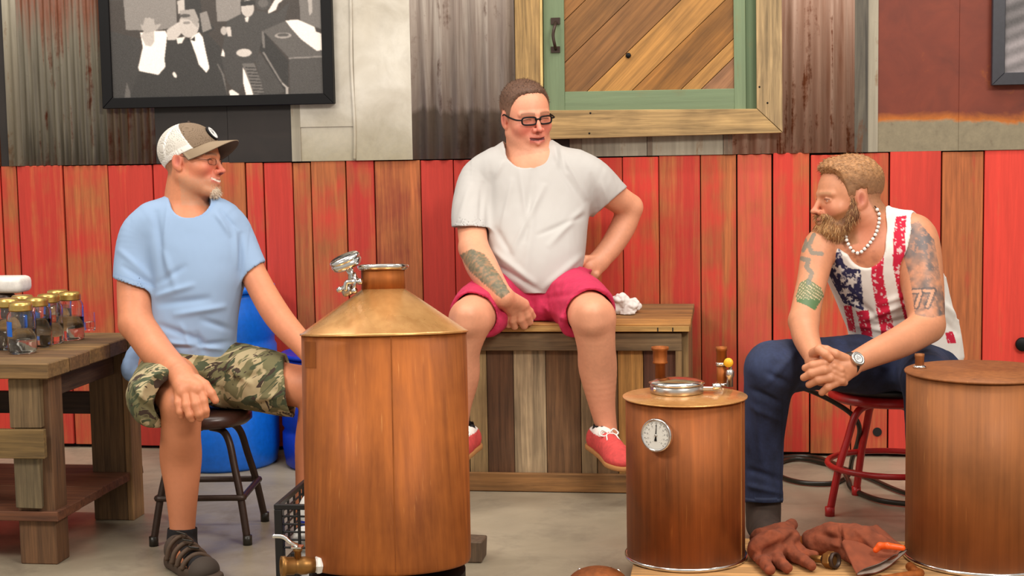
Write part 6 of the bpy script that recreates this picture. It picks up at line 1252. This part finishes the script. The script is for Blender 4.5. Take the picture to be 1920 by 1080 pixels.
# jeans
S_ = Field(); S_.add(loft([(636, 1606, 1794, 4.78, .128), (680, 1600, 1800, 4.78, .150), (712, 1610, 1790, 4.76, .15), (724, 1625, 1775, 4.76, .13)]), 0)
Lg = Field(); limb(Lg, [(1650, 682, 4.74, 60), (1545, 682, 4.60, 50), (1450, 688, 4.47, 50)], .03); limb(Lg, [(1446, 692, 4.47, 49), (1438, 745, 4.50, 43), (1434, 800, 4.53, 39), (1431, 870, 4.56, 36.5), (1431, 930, 4.57, 36.5), (1431, 960, 4.57, 37)], .02); Lg.cut(C(1430, 942, 4.57), (-.0, -.10, -1), .003); S_.addf(Lg, .03)
Lg = Field(); limb(Lg, [(1728, 690, 4.74, 58), (1734, 704, 4.56, 48), (1738, 712, 4.50, 46)], .03); limb(Lg, [(1738, 714, 4.50, 45), (1738, 800, 4.54, 40), (1738, 930, 4.58, 37), (1738, 960, 4.58, 37)], .02); Lg.cut(C(1738, 946, 4.58), (0, -.10, -1), .003); S_.addf(Lg, .03)
for x in (1431, 1738): S_.sub(cone(C(x, 925, 4.575), C(x, 970, 4.575), px_r(32, 4.57), px_r(33, 4.57)), .002)
V, Q = smesh(S_, .005); N = vnormals(V, Q); V = V+N*((fbm(V*np.array([1, 1, .6]), 20, 3, 81)-.5)*.008)[:, None]
V = folds(V, N, [(1480, 720, 1440, 700, 6, -4), (1490, 660, 1440, 720, 7, 3), (1410, 730, 1470, 760, 6, -4), (1405, 760, 1465, 790, 6, 3), (1400, 880, 1465, 900, 6, -4), (1400, 910, 1465, 925, 5, 4), (1420, 740, 1425, 860, 6, 3), (1560, 640, 1640, 650, 6, -3), (1580, 660, 1660, 690, 6, 3)])
px, py = to_px(V); n1 = fbm(V*np.array([1, 1, .5]), 24, 3, 83); n2 = vnoise(V*np.array([1, 1, .1]), 900, 85)
col = np.array([[34, 42, 68.]])*(.6+.7*n1+.25*n2)[:, None]; lipcloth(col, V, np.exp(-((px-1425)**2/900.+(py-690)**2/1500.))*.3, (70, 84, 118)); lipcloth(col, V, (np.abs(py-936+.0*px) < 1.6)*(px < 1500)*.5, (96, 110, 140)); lipcloth(col, V, (np.abs(px-1466-(py-800)*-.02) < 1.4)*(py > 740)*.4, (22, 26, 44))
o = sobj('jeans', V, Q, M['cloth'], root3, col); o['label'] = 'dark blue jeans'
def boot(cx, D_, lab=None):
    h0_, t0_ = flr(cx, 540+(HCAM)/(D_)*FPX-FPX*math.tan(PITCH)*0, 0) if False else None, None
    return None
for x, Dh in ((1431, 4.585), (1738, 4.6)):
    p = C(x, 940, Dh); w0 = to_world(p[None])[0]; w0[2] = 0; hl = (w0-CAMN) @ CW.T; tl = hl+np.array([-.012, -.15, 0])
    F = Field(); F.add(cone(hl+upw*.04, hl+upw*.16, .052, .056), 0); F.add(cone(hl+upw*.04, tl+upw*.034, .046, .044), .015); F.add(cone(hl+upw*.08, hl*.45+tl*.55+upw*.05, .042, .036), .02); F.cut(hl, -upw, .002)
    V, Q = smesh(F, .0045); l = (V-hl) @ upw; col = np.where((l < .022)[:, None], np.array([[30, 26, 24.]]), np.array([[62, 48, 40.]])*(.85+.3*fbm(V, 60, 2, 91))[:, None]); o = sobj('boot', V, Q, M['cloth'], root3, col)
    tube_c([hl+upw*(.085-.01*i)+np.array([-.02+.02*i, -.06-.012*i, 0]) for i in range(4)], .0022, 6).build('boot_lace', M['gold'], o)
# ================================================================== leather gloves and lighter on the board
def bw(px, py, dz=0.): p = np.array(onZ(px, py, .0505+dz)); return (p-CAMN) @ CW.T
M['suede'] = vcol('brown_suede', .95, 260, .35, .002)
def glove(name_label, chains, sub=None, fl_=(), seed=0, k=.012, opencol=None):
    F = Field()
    for ch in chains: F.chain([bw(x, y, z) for x, y, z, r in ch], [r for x, y, z, r in ch], k)
    if sub is not None: F.sub(cone(bw(*sub[0]), bw(*sub[1]), sub[2], sub[3]), .003)
    F.cut(bw(1500, 1050, .0), -upw, .002)
    V, Q = smesh(F, .0034); N = vnormals(V, Q); V = V+N*((fbm(V, 38, 3, seed)-.5)*.011)[:, None]; V = folds(V, N, fl_); V = V+upw*np.maximum(0, .0008-(V-bw(1500, 1050)) @ upw)[:, None]
    col = np.array([[132, 66, 40.]])*(.78+.42*fbm(V, 55, 3, seed+3))[:, None]
    if sub is not None:
        a_, b_ = bw(*sub[0]), bw(*sub[1]); d_ = b_-a_; t_ = np.clip(((V-a_) @ d_)/(d_ @ d_), 0, 1); dist = np.linalg.norm(V-a_-t_[:, None]*d_, axis=1); lipcloth(col, V, (dist < sub[2]+(sub[3]-sub[2])*t_+.0025)*1., (196, 178, 164))
    V = V+upw*.0012; o = sobj('leather_glove', V, Q, M['suede'], None, col); return tag(o, name_label, 'glove', 'pair of leather work gloves')
glove('brown suede glove with stubby fingers forward, beside the short boiler', [[(1428, 1030, .035, .038), (1450, 1022, .045, .042), (1482, 1006, .06, .026)], [(1428, 1010, .05, .032), (1470, 1000, .062, .030), (1484, 985, .070, .016)], [(1426, 1045, .022, .020), (1438, 1062, .018, .016), (1444, 1070, .016, .015)], [(1450, 1040, .024, .022), (1468, 1060, .018, .016), (1476, 1066, .016, .015)], [(1480, 1034, .026, .020), (1510, 1054, .018, .016), (1522, 1062, .016, .014)], [(1490, 1028, .028, .020), (1512, 1040, .020, .016), (1526, 1041, .018, .015)]], None,
      [(1400, 1050, 1470, 1015, 6, -8), (1470, 1025, 1490, 1000, 5, -5), (1400, 990, 1470, 1000, 6, 3)], 5)
glove('brown suede glove with pale open cuff, in front of the red stool', [[(1530, 1020, .030, .032), (1570, 1012, .050, .042), (1620, 1018, .048, .044), (1660, 1034, .036, .036)], [(1522, 1012, .035, .028), (1560, 1000, .062, .030), (1600, 1002, .066, .030)], [(1590, 1036, .026, .026), (1612, 1054, .020, .019)]], None,
      [(1575, 985, 1582, 1040, 3, -9), (1535, 1000, 1570, 1010, 5, -6), (1600, 990, 1640, 1030, 5, 3), (1560, 1020, 1590, 1030, 4, 4)], 15)
# open flattened cuff with pale lining
go = [x for x in WL if x.name.startswith('leather_glove')][-1]
ea, eb = bw(1606, 1080, .014), bw(1702, 1034, .036); cm_ = (ea+eb)/2; wv_ = (eb-ea)/2; dn = bw(1610, 1010, .046)-cm_; wn = wv_/np.linalg.norm(wv_); hn = upw-wn*(upw @ wn); hn /= np.linalg.norm(hn)
def cuff(t0, t1, off, nm, colr, mat, par):
    vs = []; nr, na = 8, 40
    for j_ in range(nr+1):
        t_ = t0+(t1-t0)*j_/nr; c_ = cm_+dn*t_; wd__ = np.linalg.norm(wv_)*(1-.28*t_)-off; hh_ = .0125+.016*t_-off
        for i_ in range(na):
            a_ = 2*math.pi*i_/na; wob = .0022*math.sin(3*a_+4*t_)*(1-t_*.5); vs.append(c_+wn*(wd__*math.cos(a_))+hn*((hh_+wob)*math.sin(a_)+.012*t_+.004*math.cos(2*a_)))
    I_ = np.arange((nr+1)*na).reshape(nr+1, na); q_ = np.stack([I_[:-1], np.roll(I_[:-1], -1, 1), np.roll(I_[1:], -1, 1), I_[1:]], -1).reshape(-1, 4)
    V_ = np.array(vs); V_ = V_+hn*((fbm(V_, 60, 2, 77)-.5)*.006)[:, None]; c2_ = np.array([colr], float)*(.8+.4*fbm(V_, 70, 3, 79))[:, None]; return sobj(nm, V_, q_, mat, par, c2_)
cuff(0, .9, 0., 'cuff', (132, 66, 40), M['suede'], go); cuff(0.004, .8, .0028, 'cuff_lining', (190, 172, 158), M['cloth'], go)
F = Field(); F.chain([bw(1640, 1030, .058), bw(1648, 1022, .070), bw(1662, 1022, .074), bw(1690, 1026, .068)], [.008, .0095, .009, .008], .004); V, Q = smesh(F, .0025)
V = V-np.array([0, .012, 0]); o = sobj('orange_lighter', V, Q, M['orange']); tag(o, 'small orange plastic striker lying on the glove with the pale cuff', 'lighter')
